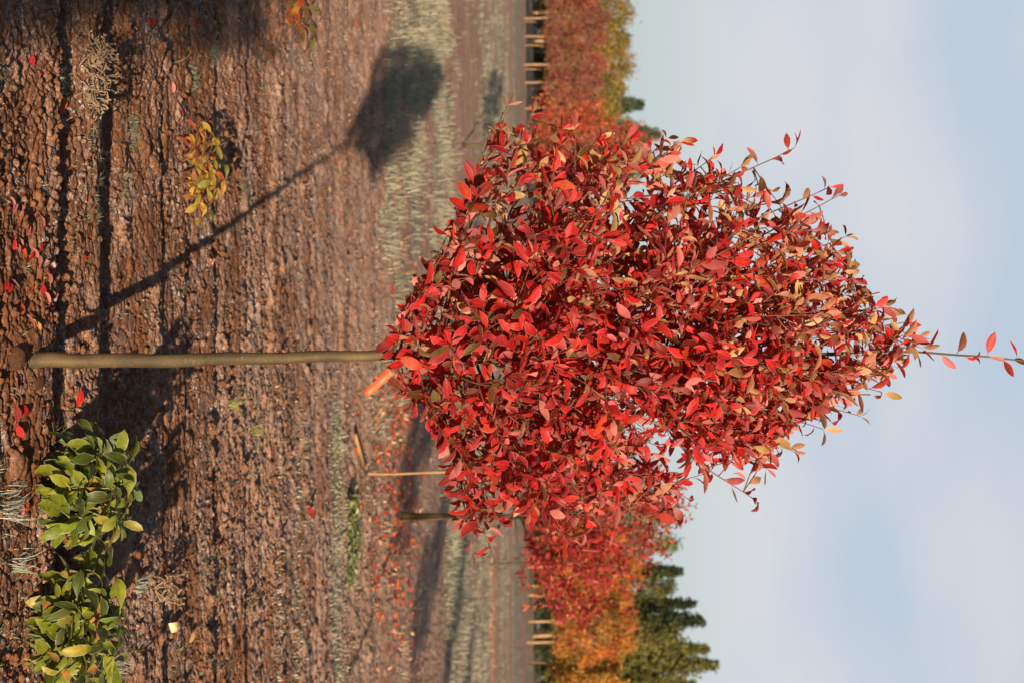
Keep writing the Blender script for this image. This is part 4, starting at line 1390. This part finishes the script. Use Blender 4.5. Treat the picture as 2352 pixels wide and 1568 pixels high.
# low-poly lumps: squashed 8 x 5 grids with noise
nu, nv = 6, 4
th = np.linspace(0, 2 * np.pi, nu, endpoint=False); ph = np.linspace(.2, np.pi - .2, nv)
TH, PH = np.meshgrid(th, ph)
dd = np.stack([np.cos(TH) * np.sin(PH), np.sin(TH) * np.sin(PH), np.cos(PH)], -1).reshape(-1, 3)
fq = np.array([(i * nu + j, (i + 1) * nu + j, (i + 1) * nu + (j + 1) % nu, i * nu + (j + 1) % nu) for i in range(nv - 1) for j in range(nu)])
nn_ = len(xx)
rad = 1 + r.uniform(-.3, .3, (nn_, len(dd)))
scl = np.stack([r.uniform(.8, 1.4, nn_), r.uniform(.8, 1.3, nn_), r.uniform(.6, .95, nn_)], 1)
V = dd[None] * rad[..., None] * (scl * sz[:, None])[:, None, :] + np.stack([xx, yy, zz + sz * .3], 1)[:, None, :]
Q = (fq[None] + (np.arange(nn_) * len(dd))[:, None, None]).reshape(-1, 4)
o = link('soil_crumbs', mesh_np('soil_crumbs', V.reshape(-1, 3), Q, M_ground, {'grass': np.zeros(nn_ * len(dd)), 'crumb': np.repeat(r.random(nn_) * .3 - .5, len(dd))}))
tag(o, 'loose crumbs of frosted brown soil', 'soil', kind='stuff')

# ------------------------------------------------------------------ fallen leaves
def leaf_mesh(seed, pal, upal, L_=.055):
    r_ = np.random.default_rng(seed)
    V, Q, uv, tc, uc = leaves([[0, 0, 0]], [[1, 0, .12]], [[0, 0, 1]], [L_], [L_ * r_.uniform(.42, .55)], [r_.uniform(.2, 1.0)], [r_.uniform(.1, .55)], pick(r_, pal, 1), pick(r_, upal, 1), wavy=.07, seed=seed)
    V = V - [L_ * .5, 0, 0]
    return mesh_np('fallen_leaf', V, Q, M_redleaf, {'top': tc, 'under': uc}, uv)
P_red = [((.52, .014, .012), 1)]; P_pink = [((.58, .22, .18), 1)]; P_or = [((.62, .12, .02), 1)]; P_dk = [((.22, .01, .012), 1)]; P_ye = [((.6, .36, .12), 1)]
KIND = {'r': [leaf_mesh(s, P_red, P_pink) for s in range(4)], 'p': [leaf_mesh(10 + s, P_pink, P_pink) for s in range(4)], 'o': [leaf_mesh(20 + s, P_or, P_or) for s in range(3)],
        'd': [leaf_mesh(30 + s, P_dk, P_red) for s in range(2)], 'y': [leaf_mesh(40 + s, P_ye, P_ye) for s in range(2)]}
WORD = {'r': 'red', 'p': 'pink', 'o': 'orange', 'd': 'dark red', 'y': 'pale yellow'}
def drop(x, yy_, kd, label, s=1.0, grp='fallen leaves on the soil', tilt=None, rz=None):
    g = gnd(x, yy_)
    z = hz(g.x, g.y)
    # allow for relief: slide along the sight line
    dirv = raydir(x, yy_)
    f = z / dirv.z * -1
    g = Vector((g.x, g.y, 0)) - Vector((dirv.x, dirv.y, 0)) * (z / -dirv.z)
    z = hz(g.x, g.y)
    o = link('fallen_leaf', random.choice(KIND[kd]))
    o.location = (g.x, g.y, z + .010)
    o.rotation_euler = ((random.uniform(.2, 1.0) if tilt is None else tilt), random.uniform(-.4, .4), random.uniform(-.9, .9) if rz is None else rz)
    if random.random() < .5: o.rotation_euler.z += math.pi
    o.scale = (s, s, s)
    tag(o, label, 'leaf', grp)
named = [(137, 232, 'o', 'orange red fallen leaf beside a sage tuft, alone near the photo\'s top', 1.25), (42, 510, 'r', 'long bright red fallen leaf close to the photo\'s left edge', 1.2),
         (160, 383, 'r', 'small red fallen leaf on a ridge, halfway between the top edge and the trunk', .9), (122, 368, 'r', 'small red fallen leaf just left of the one on the ridge', .75),
         (182, 555, 'p', 'pale pink fallen leaf alone on the soil ridge above the trunk', 1.0), (234, 722, 'p', 'pink fallen leaf close above the trunk in the furrow', .8),
         (20, 889, 'p', 'broad pink fallen leaf just below the foot of the trunk', 1.15), (181, 906, 'r', 'cupped red fallen leaf below the trunk on crumbly soil', 1.0),
         (183, 957, 'r', 'bright red fallen leaf at the edge of the green weed', 1.0), (705, 1175, 'r', 'large red fallen leaf lying alone on the frosted soil far below the trunk', 1.9),
         (97, 640, 'r', 'tall curled red fallen leaf in the furrow above the trunk', 1.3), (25, 790, 'r', 'round red fallen leaf touching the foot of the trunk', .9),
         (45, 706, 'o', 'small orange fallen leaf between foot of trunk and red leaf pile', .8)]
for x, yy_, kd, lb, s in named:
    drop(x, yy_, kd, lb, s)
pile = [(30, 558, 'r'), (50, 560, 'p'), (20, 565, 'p'), (38, 574, 'r'), (62, 586, 'o'), (78, 585, 'r'), (72, 595, 'd'), (82, 575, 'd'), (70, 520, 'd'), (85, 500, 'd'), (95, 512, 'p'), (22, 478, 'p'), (25, 483, 'r'), (20, 465, 'p'),
        (5, 650, 'r'), (15, 655, 'r'), (25, 652, 'p'), (90, 610, 'r'), (95, 662, 'r'), (105, 620, 'd'), (100, 690, 'p'), (72, 662, 'o'), (38, 745, 'd'), (75, 745, 'p'), (90, 750, 'y'), (60, 437, 'o'), (115, 445, 'r'), (65, 137, 'r'), (85, 150, 'r'), (70, 165, 'p'), (12, 140, 'p'),
        (40, 943, 'd'), (50, 950, 'd'), (18, 920, 'r'), (48, 1165, 'p'), (58, 1175, 'o'), (205, 660, 'd'), (260, 1120, 'r'), (350, 55, 'd'), (335, 57, 'o'), (40, 985, 'r'), (195, 590, 'd'), (160, 30, 'r')]
for x, yy_, kd in pile:
    drop(x, yy_, kd, 'small %s fallen leaf among the leaves strewn near the foot of the nearest tree' % WORD[kd], random.uniform(.5, .9), 'small fallen leaves strewn near the trunk')
mids = []
for i in range(120):
    x = random.gauss(915, 32) if i < 85 else random.uniform(300, 880)
    y_ = random.uniform(540, 820) if (i % 3 == 0 and i < 85) else random.uniform(860, 1500)
    if i >= 85: y_ = random.uniform(40, 1540)
    if not 250 < x < 990: continue
    kd = random.choice('rroopyo')
    drop(x, y_, kd, '%s fallen leaf in the scattered litter across the soil beyond the trunk' % WORD[kd], random.uniform(.9, 1.5) if i < 85 else random.uniform(.6, .9), 'fallen leaves scattered over the farther soil', tilt=random.uniform(.3, 1.2))
# leaf litter under the second tree, beyond counting
NL = 1500
g_ = [gnd(random.gauss(905, 34), random.triangular(850, 1568, 950)) for _ in range(NL // 2)] + [gnd(random.gauss(1128, 3), random.uniform(1230, 1568)) for _ in range(NL // 2)]
P = np.array([(v.x, v.y, 0) for v in g_]); P[:, 2] = hza(P[:, 0], P[:, 1]) + .015
rr_ = np.random.default_rng(5)
V, Q, tc = specks(P, .032, pick(rr_, [((.60, .14, .03), 3), ((.5, .03, .02), 2), ((.6, .28, .14), 2), ((.6, .4, .18), 1)], len(P)), 5, 2.0)
o = link('leaf_litter', mesh_np('leaf_litter', V, Q, M_speck, {'top': tc}, smooth=False))
tag(o, 'orange and red leaf litter under the trees', 'leaf litter', kind='stuff')
